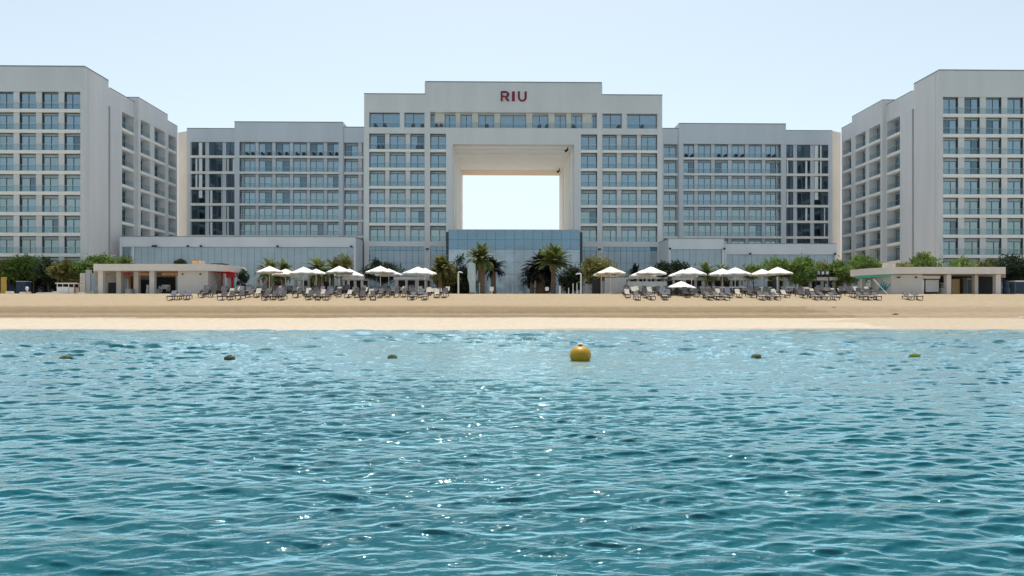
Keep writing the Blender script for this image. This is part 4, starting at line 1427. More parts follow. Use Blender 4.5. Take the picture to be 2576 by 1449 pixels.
def pavilion_right():
    Y = 88.0
    root = thing("beach_pavilion", "low white beach pavilion with rounded left end at the right", "pavilion", (0, 0, 0), "beach pavilions")
    X = lambda u, y=Y: XU(u, y)
    zt, zb = ZV(671.5, Y, 2400), ZV(688.7, Y, 2400)
    r = MB()
    pts = [(X(2138.7, 94.5), 94.5), (X(2165, 92.4), 92.4), (X(2200, 90.3), 90.3), (X(2235, 88.7), 88.7), (X(2265), Y), (X(2530), Y), (X(2530, 98), 98), (X(2145, 98), 98)]
    r.prism(pts, zb, zt); r.build("roof", M_PAV, root)
    t = MB(); t.prism([(X(2152, 94.0), 94.0), (X(2185, 91.6), 91.6), (X(2230, 89.5), 89.5), (X(2258, 89.1), 89.1), (X(2262, 97), 97), (X(2158, 97), 97)], zb - .3, zb - .003)
    t.build("teal_soffit", M_TEALP, root)
    w = MB(); w.prism([(X(2256), Y + 1.2), (X(2328), Y + .6), (X(2328), Y + 6), (X(2200, 94), 95), (X(2205, 92), 92.2)], ZG - .6, zb - .06)
    w.build("wall", M_PAVW, root)
    for u in (2270, 2312):
        v = MB(); v.box(X(u) - .1, X(u) + .1, Y + .5, Y + 1.2, ZV(697.5, Y), ZV(694.5, Y)); v.build("wall_vent", M_BLACK, root)
    for (a, b, y) in ((2381.5, 2393, Y + .6), (2452, 2461, Y + 2), (2505.5, 2518, Y + .5), (2168, 2178, Y + 7)):
        c = MB(); c.box(X(a, y), X(b, y), y, y + .6, ZG - .6, zb - .06); c.build("column", M_PAV, root)
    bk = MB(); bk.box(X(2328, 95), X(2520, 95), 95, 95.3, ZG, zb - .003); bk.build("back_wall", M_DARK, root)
    bm = MB(); bm.box(X(2329), X(2380), Y + 1.2, Y + 1.5, zb - .6, zb - .2); bm.build("ceiling_beam", M_PAV, root)
    p = MB(); p.box(X(2329, 90), X(2362, 90), 90, 90.2, ZG + .35, zb - .7); p.build("white_screen", M_WHITE, root)
    p = MB(); p.box(X(2395, 92), X(2414, 92), 92, 92.2, ZG, zb - .5); p.build("peach_screen", M_CRATE, root)
    o = MB(); o.box(X(2420, 93), X(2426, 93), 92.9, 93.3, ZG, zb - .2); o.build("timber_post", M_TIMBER, root)
    # things
    b = MB(); b.box(-.55, .55, -.4, .4, 0, 1.5); b.box(-.6, .6, -.45, .45, 1.5, 1.58); b.box(-.5, -.02, -.42, -.4, .1, 1.4, 1); b.box(.02, .5, -.42, -.4, .1, 1.4, 1)
    o = b.build("blue_cabinet", [M_ROOF, M_LBLUE]); o.location = (X(2438, 92), 92, ZG); o.scale = (1, 1, 1.5)
    tag(o, "pale blue cabinet between columns inside the right pavilion", "cabinet")
    b = MB(); b.box(-.5, .5, -.4, .4, 0, .9); b.box(-.1, .1, -.3, .3, .9, 1.5); b.box(-.5, .5, -.35, .35, 1.5, 1.6)
    o = b.build("stone_planter", M_STONE); o.location = (X(2372, 90.5), 90.5, ZG); tag(o, "pale stone stand left of the first column of the right pavilion", "stand")
    b = MB()
    for i in range(5):
        b.box(-.75 + i * .3 + random.uniform(-.03, .03), -.45 + i * .3, -.35, .35, 0, .55 + .12 * math.sin(i * 2.1))
    b.box(-.72, -.3, -.36, .3, .5, .72)
    o = b.build("stone_block", M_STONE); o.location = (X(2236, 91), 91, zt); tag(o, "rough pale stone block lying on the right pavilion roof", "stone block")
    b = MB(); b.lathe([(0, 0), (.36, 0), (.4, .1), (.4, .95), (.34, 1.0), (.34, 1.05), (.4, 1.1), (.4, 1.9), (0, 1.95)], 14)
    o = b.build("blue_barrel", M_BLUE, smooth=True); o.location = (X(2530, 89.5), 89.5, ZG); tag(o, "blue plastic barrel right of the right pavilion", "barrel")
    b = MB(); b.box(-.65, .65, -.5, .5, 0, 1.8, 0); b.box(-.7, .7, -.55, .55, 1.8, 1.95, 1); b.box(-.55, .0, -.53, -.5, .2, 1.7, 2); b.box(.06, .55, -.53, -.5, .2, 1.7, 2)
    o = b.build("blue_cabin", [M_LBLUE, M_WHITE, M_BLUE]); o.location = (X(2559, 90), 90, ZG - .05); tag(o, "pale blue storage cabin with white top at the far right", "cabin")
    # leaning folded parasol and gear by the white wall
    t = thing("folded_parasol", "folded dark teal parasol leaning on a pale pole by the right pavilion wall", "umbrella", (X(2222, 86), 86, 3.7))
    q = MB(); q.tube((.6, -.5, -.35), (-1.0, .5, 2.0), .06); q.build("pole", M_WHITE, t)
    q = MB(); n = 10
    for k in range(4):
        q.tube((-.45 + .28 * k, .1, .5 + .1 * k), (.0 + .28 * k, .25, 1.95 - .25 * k), .16, .07, 7)
    q.tube((.2, .1, .5), (1.0, .2, 1.35), .2, .1, 8)
    q.build("canopy", M_TEAL, t)


pavilion_right()


# ------------------------------------------------------------------ kiosk and small structures at the left
def small_left():
    Y = 90.0
    X = lambda u, y=Y: XU(u, y)
    k = thing("white_kiosk", "small white counter kiosk at the left end of the beach", "kiosk", (X(173), Y, ZG - .05))
    b = MB(); b.box(-1.2, .35, -.6, .6, 0, 1.0); b.box(.37, 1.05, -.55, .55, 0, .95); b.build("counter", M_WHITE, k)
    b = MB()
    for x in (-1.2, .3, .98):
        b.box(x, x + .08, -.58, -.5, 1.0, 1.42); b.box(x, x + .08, .5, .58, 1.0, 1.42)
    b.build("post", M_WHITE, k)
    b = MB(); b.box(-1.35, 1.5, -.7, .7, 1.42, 1.54); b.build("roof", M_WHITE, k)
    b = MB(); b.box(1.07, 1.13, -.55, -.42, 0, 1.4); b.build("red_trim", M_REDFAB, k)
    d = MB(); d.box(-.75, .75, -.5, .5, 0, 2.1, 0); d.box(-.8, .8, -.55, .55, 2.1, 2.2, 1); d.box(-.65, -.03, -.53, -.5, .1, 2.0, 0); d.box(.03, .65, -.53, -.5, .1, 2.0, 0)
    o = d.build("blue_cabin", [M_BLUE, M_ROOF]); o.location = (X(60, 100.5), 100.5, ZG); tag(o, "dark blue cabin under the trees at the far left", "cabin")
    d = MB(); d.box(-.22, .22, -.22, .22, 0, 2.3); d.box(-.27, .27, -.27, .27, 0, .25)
    o = d.build("yellow_post", M_YELLOW); o.location = (X(9.5), Y, ZG - .02); tag(o, "thick mustard yellow post at the far left edge", "post")
    d = MB(); d.lathe([(0, 0), (.05, 0), (.05, .45), (.16, .6), (.2, .8), (.15, 1.0), (0, 1.05)], 12)
    o = d.build("globe_lamp", M_WHITE, smooth=True); o.location = (X(68, 91), 91, ZG); tag(o, "small white globe lamp in front of the blue cabin", "lamp")
    # low terrace building behind the trees
    r = thing("service_wall", "grey and beige garden wall with a blue panel left of the left pavilion", "wall", (0, 0, 0))
    w = MB(); w.box(X(201, 97), X(214, 97), 97, 97.5, ZG, ZV(688, 97)); w.build("beige_pillar", M_BACK, r)
    w = MB(); w.box(X(214, 97), X(226, 97), 97.1, 97.5, ZG, ZV(680, 97)); w.build("grey_pillar", M_ROOF, r)
    w = MB(); w.box(X(226, 97), X(247, 97), 97.2, 97.5, ZG, ZV(688, 97)); w.build("blue_panel", M_CLAD, r)
    r = thing("garden_wall", "dark garden wall in the shade of the trees at the far left", "wall", (0, 0, 0))
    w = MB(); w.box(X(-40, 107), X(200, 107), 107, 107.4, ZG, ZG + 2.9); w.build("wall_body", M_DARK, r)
    for a in (38, 92, 122, 142):
        w = MB(); w.box(X(a, 106), X(a + 9, 106), 106.4, 107, ZG, ZG + 2.9); w.build("pier", M_MARBLE, r)
    labs = ["first low white stone block from the left edge of the sand", "low white stone slab in front of the blue cabin", "pinkish stone block right of the blue cabin",
            "thin pale slab left of the long slab near the kiosk", "long thin white slab left of the kiosk", "rounded white block just left of the kiosk",
            "beige slab right of the kiosk by the beige pillar", "pale block left of the left pavilion's first column"]
    for (a, b, h), l in zip(((17, 33, .32), (52, 68, .22), (70, 76, .28), (94, 108, .14), (111, 132, .16), (134, 144, .28), (200, 214, .2), (230, 240, .4)), labs):
        m = MB()
        w = (X(b, 88.2) - X(a, 88.2)) / 2
        m.prism([(-w, -.25), (w * .9, -.3), (w, .22), (-w * .92, .28)], -.1, h * .75)
        m.prism([(-w * .92, -.2), (w * .82, -.24), (w * .9, .18), (-w * .85, .22)], h * .75, h)
        o = m.build("stone_block", M_STONE if "p" in l[:3] else M_WHITE)
        o.location = (X((a + b) / 2, 88.2), 88.2, ZG); tag(o, l, "stone block", "low stone blocks along the top of the sand")


small_left()


# ------------------------------------------------------------------ terrace shelters behind the umbrellas
def shelter(label, ua, ub, vt, vb, Y, posts, m=M_ROOF, wall=None):
    root = thing("terrace_shelter", label, "shelter")
    x0, x1 = XU(ua, Y), XU(ub, Y)
    zt, zb = ZV(vt, Y, (ua + ub) / 2), ZV(vb, Y, (ua + ub) / 2)
    r = MB(); r.box(x0, x1, Y, Y + 4, zb, zt); r.build("roof", m, root)
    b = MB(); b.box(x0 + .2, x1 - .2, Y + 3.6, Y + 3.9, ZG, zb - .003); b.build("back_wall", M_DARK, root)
    for i in range(posts):
        x = x0 + .4 + (x1 - x0 - .8) * i / max(1, posts - 1)
        p = MB(); p.box(x - .18, x + .18, Y + .3, Y + .66, ZG, zb - .003); p.build("post", M_MARBLE, root)
    if wall:
        w = MB(); w.box(x0 + .1, x1 - .1, Y + .05, Y + .25, ZG, ZV(wall, Y, ua)); w.build("front_wall", M_ROOF, root)


shelter("flat-roofed terrace shelter behind the leftmost umbrella", 640, 690, 698, 704, 101, 3)
shelter("long flat-roofed terrace shelter behind umbrellas two to five", 735, 815, 698, 704.5, 101.5, 5)
shelter("flat-roofed terrace shelter behind the umbrellas right of the long shelter", 850, 916, 697, 703.5, 101, 4)
shelter("blue-grey flat canopy behind the rightmost left umbrella", 990, 1078, 697, 703, 100, 4)
shelter("terrace shelter with low front wall behind the second right umbrella", 1577, 1680, 697, 701, 100, 5, M_ROOF, 708)
shelter("pale fascia shelter behind the third right umbrella", 1690, 1786, 698, 704, 101, 4)
shelter("pale fascia shelter behind the fourth and fifth right umbrellas", 1790, 1893, 698, 704, 101.5, 5)
shelter("pale fascia shelter behind the rightmost umbrella pair", 1953, 2000, 697, 704, 101, 3)
shelter("white fascia shelter below the dark slotted panel", 2035, 2108, 697, 705, 100, 3, M_PAV)
shelter("short white fascia shelter left of the right pavilion", 2114, 2146, 698, 705, 100, 2, M_PAV)
o = MB(); o.box(XU(2054, 99), XU(2088, 99), 99, 99.15, ZV(691, 99, 2070), ZV(682, 99, 2070), 0)
for i in range(3):
    xa = XU(2056 + i * 11, 99)
    o.box(xa, xa + .35, 98.94, 99, ZV(690, 99, 2070), ZV(683, 99, 2070), 1)
for x in (2055, 2087):
    o.box(XU(x, 99) - .05, XU(x, 99) + .05, 99.2, 99.3, ZG, ZV(683, 99, 2070), 0)
tag(o.build("slotted_panel", [M_BLUE, M_WHITE]), "dark blue panel with pale slots in the right shrubs", "panel")
w = thing("screen_wall", "plain pale grey screen wall under the first right umbrella", "wall")
b = MB(); b.box(XU(1522, 95), XU(1576, 95), 95, 95.25, ZG - .4, ZV(699, 95, 1540)); b.build("panel", M_ROOF, w)
b = MB(); b.box(XU(1511.5, 95), XU(1514, 95), 94.9, 95.2, ZG - .4, ZV(697, 95, 1540)); b.build("end_post", M_CRATE, w)
b = MB(); b.box(XU(1490, 96), XU(1511, 96), 96, 96.3, ZG - .4, ZV(700, 96, 1500)); b.build("dark_return", M_DARK, w)
w = thing("planter_wall", "low white and dark striped planter wall by the lamp post", "wall")
b = MB(); b.box(XU(1472, 98), XU(1492, 98), 98, 98.5, ZG, ZV(700, 98)); b.build("white_body", M_ROOF, w)
b = MB(); b.box(XU(1471.5, 98), XU(1492.3, 98), 97.9, 98, ZV(713, 98), ZV(709, 98)); b.build("dark_stripe", M_DARK, w)


# ------------------------------------------------------------------ posts and flags in front of the entrance
def posts():
    def post(u, vt, Y, label, name="shower_post", arm=None, r=.1, m=M_METAL, cat="post", group=None, head=None):
        x = XU(u, Y); h = ZV(vt, Y, u) - ZG
        t = thing(name, label, cat, (x, Y, ZG), group)
        b = MB(); b.tube((0, 0, -.2), (0, 0, h), r, r * .85, 10); b.build("pole", m, t)
        if arm:
            b = MB(); b.tube((0, 0, h), (arm, 0, h + .02), r * .8, r * .6, 8); b.tube((arm, 0, h), (arm, 0, h - .12), r * 1.3, r * 1.6, 10); b.build("arm_head", m, t)
        if head:
            b = MB(); b.box(-head[0] / 2, head[0] / 2, -.12, -.1 + .04, h - head[1], h + .02); b.build("sign_board", M_WHITE, t)
        return t
    post(1153, 684.5, 92, "white shower post with short arm left of the left date palm", arm=.45, r=.12, m=M_WHITE, cat="shower")
    post(1461.5, 688.5, 92, "slim lamp post with arm to the left, right of the entrance", "lamp_post", arm=-.55, r=.12, m=M_WHITE, cat="lamp post")
    post(1408.5, 719, 93, "short pale wooden post right of the right date palm", "wooden_post", r=.14, m=M_PAV)
    post(1206, 711, 92, "yellow-green marker post in front of the left date palm", "marker_post", r=.09, m=M_TEALP)
    post(1237, 722, 92, "low white sign on a post right of the left date palm", "small_sign", head=(.55, .55), m=M_WHITE, cat="sign")
    post(1376, 722.5, 94, "small white square sign left of the right date palm trunk", "small_sign", head=(.5, .5), m=M_BLACK, cat="sign")
    for u, v, l in ((1430.5, 724, "shortest of three thin white bollards by the dark bush"), (1441.5, 713, "middle of three thin white bollards by the dark bush"), (1451.5, 712, "right of three thin white bollards by the dark bush")):
        post(u, v, 93, l, "bollard", r=.07, m=M_WHITE, group="thin white bollards by the entrance")
    post(1288, 711, 110, "dark slim pillar against the entrance glass", "slim_pillar", r=.2, m=M_CLAD)
    t = thing("feather_flag", "pale blue-white feather flag beside the left date palm", "flag", (XU(1196, 92), 92, ZG))
    b = MB(); b.tube((0, 0, -.1), (0, 0, 4.2), .05, .03); b.tube((0, 0, 4.2), (-.6, 0, 4.55), .03, .02); b.build("pole", M_METAL, t)
    pts = [(-.05, .3), (-.05, 4.1), (-.35, 4.45), (-.75, 4.35), (-1.05, 3.6), (-1.1, 2.4), (-.85, 1.4), (-.8, .3)]
    b = MB()
    n = len(pts)
    vs = [(x, .04 * math.sin(z * 2), z) for x, z in pts] + [(x, .05 + .04 * math.sin(z * 2), z) for x, z in pts]
    b.add(vs, [tuple(range(n)), tuple(range(2 * n - 1, n - 1, -1))] + [(i, n + i, n + (i + 1) % n, (i + 1) % n) for i in range(n)])
    b.build("cloth", mat("pale_flag_cloth", (0.5, 0.58, 0.6), .9, .15, 2), t)


posts()


# ------------------------------------------------------------------ umbrellas
def umbrella_meshes(m, sides=8, rad=1.95, rise=0.84, drop=0.12):
    c = MB()
    n, rings = sides * 4, 6
    prof = []
    vs, fs = [], []
    for k in range(rings + 1):
        f = k / rings
        for i in range(n):
            a = 2 * math.pi * i / n
            q = (i % 4) / 4
            sag = math.sin(math.pi * q)
            rr = rad * f * (1 - 0.055 * sag * f)
            if k == 0: rr = 0.02
            z = -rise * (f ** 1.12 * 0.78 + f * 0.22) - 0.05 * sag * f + 0.02 * math.sin(f * 9)
            vs.append((rr * math.cos(a), rr * math.sin(a), z))
    for k in range(rings):
        for i in range(n):
            j = (i + 1) % n
            fs.append((k * n + i, (k + 1) * n + i, (k + 1) * n + j, k * n + j))
    base = len(vs) - n
    for i in range(n):
        x, y, z = vs[base + i]
        vs.append((x * 1.003, y * 1.003, z - drop * (1 + .25 * math.sin(math.pi * (i % 4) / 4))))
    for i in range(n):
        j = (i + 1) % n
        fs.append((base + i, base + n + i, base + n + j, base + j))
    c.add(vs, fs)
    me = c.mesh("canopy", m)
    return me


CAN_W = umbrella_meshes(M_CANVAS)
CAN_C = umbrella_meshes(M_CANVASW)
GU = "white umbrellas in rows on the beach"


def umbrella(u, vapex, ua, ub, Y, label, cream=False, tilt=0):
    x = XU(u, Y)
    gz = float(beach_z(np.array([x]), np.array([Y]))[0])
    h = ZV(vapex, Y, u) - gz
    t = thing("beach_umbrella", label, "umbrella", (x, Y, gz), GU, R(random.uniform(0, 45)))
    w = (XU(ub, Y) - XU(ua, Y)) / 2
    k = w / 1.93
    o = link("canopy", CAN_C if cream else CAN_W, t)
    o.location = (0, 0, h)
    o.scale = (k, k, k * 0.98)
    o.rotation_euler = (R(random.uniform(-2, 2)), R(random.uniform(-2, 2) + tilt), 0)
    p = MB(); p.tube((0, 0, -.1), (0, 0, h + .1), .05, .045, 8); p.build("pole", M_WHITE, t)
    b = MB(); b.lathe([(0, .28), (.06, .28), (.3, .14), (.42, .05), (.42, -.1)], 12); b.build("base", M_WHITE, t)
    rb = MB()
    for i in range(8):
        a = 2 * math.pi * i / 8
        rb.tube((0.05 * math.cos(a), .05 * math.sin(a), h - .75 * k), (w * .62 * math.cos(a), w * .62 * math.sin(a), h - .66 * k), .018, .018, 4, caps=False)
    rb.build("ribs", M_TIMBER, t)


umbrella(678, 669.8, 640, 707, 88.5, "cream umbrella farthest left, front of its pair", True)
umbrella(718.6, 676.6, 685, 752, 92, "cream umbrella behind right of the leftmost one", True)
umbrella(763.6, 671.8, 728, 800, 88.5, "white umbrella, third from the left")
umbrella(795, 676.6, 765, 818, 92, "white umbrella half hidden behind the third from the left")
umbrella(853.5, 669.8, 818, 889, 88.5, "white umbrella before the right end of the left annex, front of its pair")
umbrella(879, 676.6, 842, 917, 91, "white umbrella overlapping the right side of the one before the annex end")
umbrella(957, 669.3, 919, 993, 88, "white umbrella with black shade beneath, front of its pair")
umbrella(978, 676.3, 944, 1012, 91.5, "white umbrella behind right of the one with black shade beneath")
umbrella(1052, 671.3, 1014, 1092, 87.5, "white umbrella last on the right of the left rows, in front")
umbrella(1069, 674.5, 1036, 1099, 91, "white umbrella last on the right of the left rows, behind")
umbrella(1535.8, 671, 1494, 1572, 89, "cream-tinted umbrella first on the left of the right rows, in front", True)
umbrella(1524, 678, 1490, 1556, 92, "cream umbrella tucked behind the first one of the right rows", True)
umbrella(1638, 671, 1596, 1674, 88.5, "white umbrella second from the left in the right rows, in front")
umbrella(1617, 679, 1583, 1652, 92, "white umbrella tucked behind left of the second one in the right rows")
umbrella(1739.7, 672.6, 1700, 1776, 88.5, "white umbrella third in the right rows, above the small low umbrella")
umbrella(1718.6, 678, 1682, 1754, 92, "white umbrella behind left of the third in the right rows")
umbrella(1849.4, 673, 1812, 1889, 88.5, "white umbrella fourth in the right rows, in front")
umbrella(1817, 675.8, 1783, 1852, 92, "white umbrella behind left of the fourth in the right rows")
umbrella(1956, 672, 1919, 1992, 88.5, "cream umbrella last on the right of the right rows, in front", True)
umbrella(1916.8, 677, 1884, 1949, 92, "cream umbrella behind left of the rightmost one", True)
umbrella(1714, 707.5, 1680, 1752, 85.5, "small low white umbrella standing among the loungers under the third right umbrella")
t = thing("closed_umbrella", "closed dark umbrella beside the rightmost umbrella's pole", "umbrella", (XU(1949.5, 87), 87, 3.7))
b = MB(); b.lathe([(0, 2.6), (.05, 2.55), (.15, 2.0), (.2, 1.2), (.17, .6), (.05, .55), (.05, -.1)], 10); b.build("canopy", M_BLACK, t)
b = MB(); b.tube((.3, 0, -.1), (.3, 0, 2.3), .045); b.build("pole", M_WHITE, t)

# white tables and towel rolls among the right-hand loungers
for i, (u, w) in enumerate(((1855, 44), (1925, 30), (1985, 22), (2012, 34), (1808, 26))):
    Y = 87 + (i % 2) * .7
    t = thing("low_table", ["widest white low table below the fourth right umbrella", "white low table under the pair left of the rightmost umbrella", "small white low table right of the rightmost umbrella",
              "white low table farthest right among the loungers", "white low table left of the widest white table"][i], "table", (XU(u, Y), Y, 3.75), "white low tables among the right loungers")
    hw = w / F * Y / 2
    b = MB(); b.prism([(-hw, -.35), (hw, -.35), (hw * 1.02, 0), (hw, .35), (-hw, .35), (-hw * 1.02, 0)], .86, .98); b.build("top", M_WHITE, t)
    for sx in (-.6, .6):
        b = MB(); b.box(sx * hw - .05, sx * hw + .05, -.2, .2, 0, .86); b.build("leg", M_WHITE, t)


# ------------------------------------------------------------------ sun loungers
def lounger_proto(name, cush, angle, cushback=None):
    """parts: frame, seat, backrest; head end inland"""
    t = thing(name, "prototype", "sun lounger")
    f = MB()
    for x in (-.33, .33):
        f.box(x - .03, x + .03, -1.0, .95, .27, .34)
    for y in (-.97, .1, .9):
        f.box(-.30, .30, y - .03, y + .03, .275, .335)
    fo = f.build("frame", M_LFRAME, t)
    for (x, y) in ((-.33, -.85), (.33, -.85), (-.33, .75), (.33, .75)):
        l = MB(); l.box(x - .035, x + .035, y - .035, y + .035, -.06, .268); l.build("leg", M_LFRAME, t)
    s = MB(); s.box(-.31, .31, -.98, .22, .345, .42); s.build("seat", cush, t)
    b = MB()
    M = Matrix.Translation((0, .24, .36)) @ Matrix.Rotation(angle, 4, "X")
    b.box(-.31, .31, 0, .78, 0, .07, 0, M)
    b.build("backrest", cushback or cush, t)
    st = MB(); 
    e = M @ Vector((0, .6, 0))
    for x in (-.27, .27):
        st.tube((x, e.y, e.z), (x, .88, .3), .02, .02, 5)
    st.tube((-.28, e.y, e.z), (.28, e.y, e.z), .025, .025, 5)
    st.build("prop", M_LFRAME, t)
    return t


def lounger_simple(cush, angle):
    m = MB()
    for x in (-.33, .33):
        m.box(x - .03, x + .03, -1.0, .95, .27, .34, 1)
        for y in (-.85, .75):
            m.box(x - .035, x + .035, y - .035, y + .035, -.06, .27, 1)
    m.box(-.30, .30, -.98, .22, .345, .42, 0)
    M = Matrix.Translation((0, .24, .36)) @ Matrix.Rotation(angle, 4, "X")
    m.box(-.31, .31, 0, .78, 0, .07, 0, M)
    return m.mesh("sun_lounger", [cush, M_LFRAME])


FRONT = [
    ("at the left end by the left pavilion wall", [(434, 1), (455, 1), (473, 1)]),
    ("below the leftmost umbrella, toward the pavilion", [(560, 0), (582, 0), (606, 0)]),
    ("below the cream pair of umbrellas", [(670, 0), (690, 0), (712, 0)]),
    ("below the third umbrella from the left", [(780, 0), (800, 0), (822, 0)]),
    ("below the pair before the annex end", [(913, 0), (938, 0)]),
    ("below the last umbrellas of the left rows", [(1037, 2), (1069, 2)]),
    ("below the second umbrella of the right rows", [(1602, 2), (1637, 2), (1672, 2)]),
    ("below the third umbrella of the right rows", [(1782, 2), (1802, 2), (1822, 2)]),
    ("below the rightmost umbrellas", [(1914, 2), (1933, 2), (1950, 2)]),
    ("left of the right pavilion's rounded end", [(2050, 2), (2072, 2), (2096, 2)]),
    ("before the right pavilion's rounded end", [(2166, 2), (2184, 2), (2204, 2)]),
    ("at the right end before the white pavilion wall", [(2284, 2), (2306, 2)]),
]
PROT = [lounger_proto("sun_lounger", M_CUSH, R(52)), lounger_proto("sun_lounger", M_CUSHL, R(50)), lounger_proto("sun_lounger", M_CUSHP, R(35), M_CUSH)]
used = [False] * 3
COLOR = ["dark brown", "lilac-grey", "pale-seated"]
POSN = {2: ["left", "right"], 3: ["left", "middle", "right"]}


def zb(x, y):
    return float(beach_z(np.array([x]), np.array([y]))[0])


for where, lst in FRONT:
    for i, (u, k) in enumerate(lst):
        Y = 80.6 + random.uniform(-.25, .25)
        o = PROT[k] if not used[k] else copy_tree(PROT[k])
        used[k] = True
        x = XU(u, Y)
        o.location = (x, Y, zb(x, Y) + .06)
        o.rotation_euler = (R(3), 0, R(random.uniform(-14, 14)))
        o.scale = (0.93, 0.95, 1.0)
        tag(o, f"{POSN[len(lst)][i]} {COLOR[k]} front lounger {where}", "sun lounger", "sun loungers of the front row on the sand")

SIMPLE = [lounger_simple(M_CUSH, R(a)) for a in (55, 40, 62)] + [lounger_simple(M_CUSHP, R(45)), lounger_simple(M_CUSHL, R(55))]
BLOCKS = [
    (512, 600, "between the left pavilion wall and the leftmost umbrella"),
    (604, 700, "under the leftmost umbrella"),
    (704, 800, "under the second to fourth umbrellas from the left"),
    (804, 905, "under the pair of umbrellas before the annex end"),
    (909, 1008, "under the umbrellas with black shade beneath"),
    (1012, 1128, "under the last umbrellas of the left rows"),
    (1572, 1672, "under the second umbrella of the right rows"),
    (1676, 1776, "under the third umbrella of the right rows"),
    (1780, 1880, "under the fourth umbrella of the right rows"),
    (1884, 1990, "under the rightmost umbrellas"),
    (1994, 2092, "between the rightmost umbrella and the right pavilion"),
    (2096, 2200, "just left of the right pavilion's white wall"),
]
for (ua, ub, where) in BLOCKS:
    for r, Y in enumerate((82.9, 85.0, 87.0, 89.0, 91.0, 93.0)):
        u = ua + random.uniform(0, 8)
        while u < ub:
            if random.random() < (0.8, .7, .7, .75, .75, .75)[r]:
                yy = Y + random.uniform(-.3, .3)
                x = XU(u, yy)
                k = random.choices((0, 1, 2, 3, 4), (4, 3, 4, 2.6, 1.2))[0]
                o = link("sun_lounger", SIMPLE[k])
                o.location = (x, yy, zb(x, yy) + .06)
                o.rotation_euler = (R(4) if r < 2 else 0, 0, R(random.uniform(-10, 10)))
                k9 = random.uniform(.86, 1.0)
                o.scale = (k9, k9, k9 * random.uniform(.95, 1.12))
                tag(o, f"dark lounger in the packed rows {where}", "sun lounger", f"packed sun loungers {where}")
            u += random.choice((19.5, 20.5, 22, 25))


# ------------------------------------------------------------------ buoy and floats
def buoy():
    Yb = H * F / 122
    x = XU(1460, Yb)
    t = thing("yellow_buoy", "large yellow marker buoy floating in front of the beach", "buoy", (x, Yb, 0))
    r = 27.0 / F * Yb
    prof = []
    for i in range(25):
        a = -math.pi / 2 + math.pi * i / 24
        rr = math.cos(a)
        z = math.sin(a)
        prof.append((r * abs(rr) ** 0.86 if rr > 0 else 0, r * .86 * z))
    b = MB(); b.lathe(prof, 40); 
    n = len(b.v)
    o = b.build("float_body", M_BUOY, t, True)
    o.location = (0, 0, r * .50)
    b = MB(); b.lathe([(r * 1.0, -.012), (r * 1.012, 0), (r * 1.0, .012)], 40); o = b.build("seam", M_BUOY, t, True); o.location = (0, 0, r * .5)
    z = r * .5 + r * .84
    b = MB(); b.lathe([(r * .17, -.02), (r * .17, .035), (0, .035)], 16); o = b.build("neck", M_BLACK, t, True); o.location = (0, 0, z)
    b = MB(); b.lathe([(0, .03), (r * .25, .035), (r * .27, .06), (r * .2, .09), (0, .1)], 16); o = b.build("top_cap", M_WHITE, t, True); o.location = (0, 0, z)
    b = MB()
    for i in range(8):
        a0, a1 = math.pi * i / 8, math.pi * (i + 1) / 8
        b.tube((r * .12 * math.cos(a0), 0, .1 + r * .12 * math.sin(a0)), (r * .12 * math.cos(a1), 0, .1 + r * .12 * math.sin(a1)), .008, .008, 6)
    o = b.build("lifting_eye", M_METAL, t, True); o.location = (0, 0, z)


buoy()
FL = ["dark weed-covered float farthest left in the swim line", "dark weed-covered float second from the left in the swim line", "dark weed-covered float left of the yellow buoy",
      "dark weed-covered float right of the yellow buoy", "bright green weedy float farthest right in the swim line"]
for i, (u, v) in enumerate(((166, 902), (578, 901), (987, 900.5), (1902, 900), (2301, 899))):
    Yf = H * F / (v - VH + 1)
    r = random.Random(i)
    b = MB()
    prof = [(0, -.09), (.12, -.08), (.175, -.02), (.17, .03), (.13, .07), (.07, .095), (0, .10)]
    b.lathe(prof, 18)
    b.v = [(x * 1.12 + r.uniform(-.014, .014), y + r.uniform(-.014, .014), z + r.uniform(-.012, .014)) for x, y, z in b.v]
    t = thing("line_float", FL[i], "float", (XU(u, Yf), Yf, .01), "weed-covered floats of the swim line", r.uniform(0, 6))
    b.build("float_body", M_ALGAE if i < 4 else M_ALGAEL, t, True)
    t.scale = (.88, .88, .95)
    w = MB()
    for k in range(26):
        a = r.uniform(0, 6.28); q = r.uniform(.02, .17)
        zz = .1 * math.sqrt(max(0, 1 - (q / .19) ** 2))
        w.tube((q * math.cos(a) * 1.1, q * math.sin(a), zz - .02), (q * math.cos(a) * 1.25 + r.uniform(-.03, .03), q * math.sin(a) * 1.15, zz + r.uniform(.0, .035)), .012, .004, 4)
    w.build("weed_tuft", M_ALGAE if i < 4 else M_ALGAEL, t)

for u, Yr, sc, m, lab in ((2252, 62.6, .22, M_TIMBER, "small dark lump on the edge of the sand step at the right"), (2572, 61.5, .24, M_STONE, "pale rock on the sand at the right edge of the picture"),
                          (2096, 65.4, .16, M_TIMBER, "tiny dark lump at the tip of the darker sand band")):
    b = MB(); r = random.Random(u)
    b.lathe([(0, -.3), (.8, -.2), (1.0, .1), (.8, .42), (.35, .6), (0, .62)], 9)
    b.v = [(x * 1.5 + r.uniform(-.12, .12), y + r.uniform(-.12, .12), z + r.uniform(-.08, .08)) for x, y, z in b.v]
    o = b.build("beach_rock", m); x = XU(u, Yr); o.location = (x, Yr, zb(x, Yr)); o.scale = (sc,) * 3
    tag(o, lab, "rock")

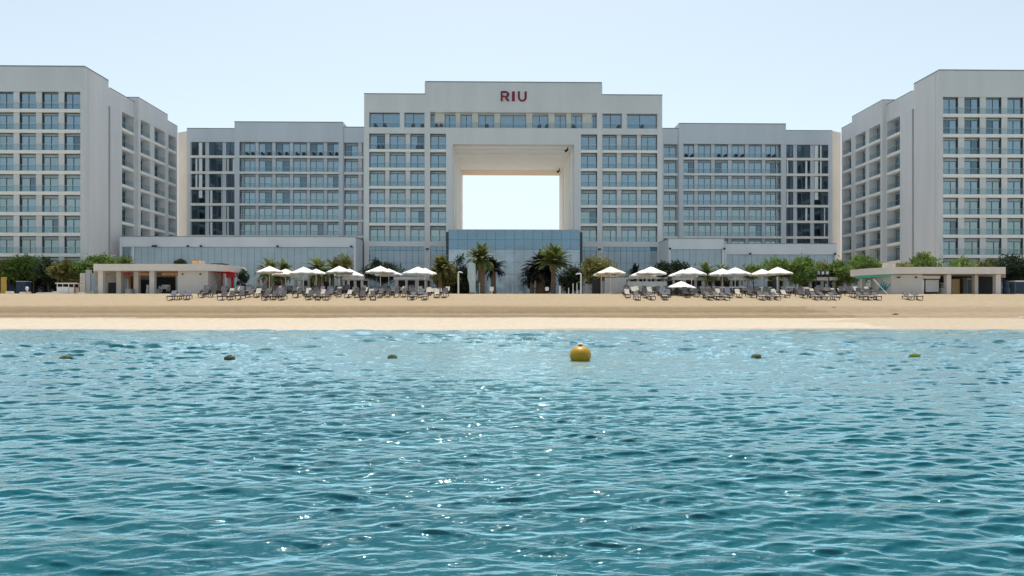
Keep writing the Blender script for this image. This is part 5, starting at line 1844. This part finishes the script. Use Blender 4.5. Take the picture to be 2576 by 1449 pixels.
# ------------------------------------------------------------------ light, sky, camera
SUN_EL, SUN_AZ = R(73), R(-1)       # azimuth from +Y (inland), negative = left
sd = Vector((math.sin(SUN_AZ) * math.cos(SUN_EL), math.cos(SUN_AZ) * math.cos(SUN_EL), math.sin(SUN_EL)))
sl = bpy.data.lights.new("sun", "SUN")
sl.energy = 2.75
sl.angle = R(0.53)
sl.color = (1.0, 0.955, 0.88)
so = bpy.data.objects.new("sun", sl)
COL.objects.link(so)
so.rotation_euler = (-sd).to_track_quat("-Z", "Y").to_euler()
so.location = (0, 0, 120)

wd = bpy.data.worlds.new("World")
SC.world = wd
wd.use_nodes = True
nt = wd.node_tree
bg = nt.nodes["Background"]
sk = nt.nodes.new("ShaderNodeTexSky")
sk.sky_type = "NISHITA"
sk.sun_disc = False
sk.sun_elevation = SUN_EL
sk.sun_rotation = SUN_AZ
sk.altitude = 0
sk.air_density = 1.0
sk.dust_density = 2.2
sk.ozone_density = 1.0
hs = nt.nodes.new("ShaderNodeHueSaturation")
hs.inputs["Saturation"].default_value = 0.50
hs.inputs["Hue"].default_value = 0.470
gm = nt.nodes.new("ShaderNodeGamma")
gm.inputs["Gamma"].default_value = 1.35
nt.links.new(sk.outputs[0], gm.inputs["Color"])
nt.links.new(gm.outputs[0], hs.inputs["Color"])
nt.links.new(hs.outputs[0], bg.inputs["Color"])
bg.inputs["Strength"].default_value = 0.085

cam = bpy.data.cameras.new("camera")
cam.sensor_width = 36
cam.lens = 36 * F / 2576
cam.shift_y = (VH - 724.5) / 2576
cam.clip_start = 0.1
cam.clip_end = 9000
co = bpy.data.objects.new("camera", cam)
COL.objects.link(co)
co.location = (0, 0, H)
co.rotation_euler = (R(90), 0, -PSI)
SC.camera = co

SC.render.engine = "CYCLES"
SC.cycles.use_denoising = True
SC.cycles.max_bounces = 8
SC.cycles.transparent_max_bounces = 12
SC.view_settings.view_transform = "Standard"
SC.view_settings.look = "None"
SC.view_settings.exposure = 0.3
SC.view_settings.gamma = 1.0
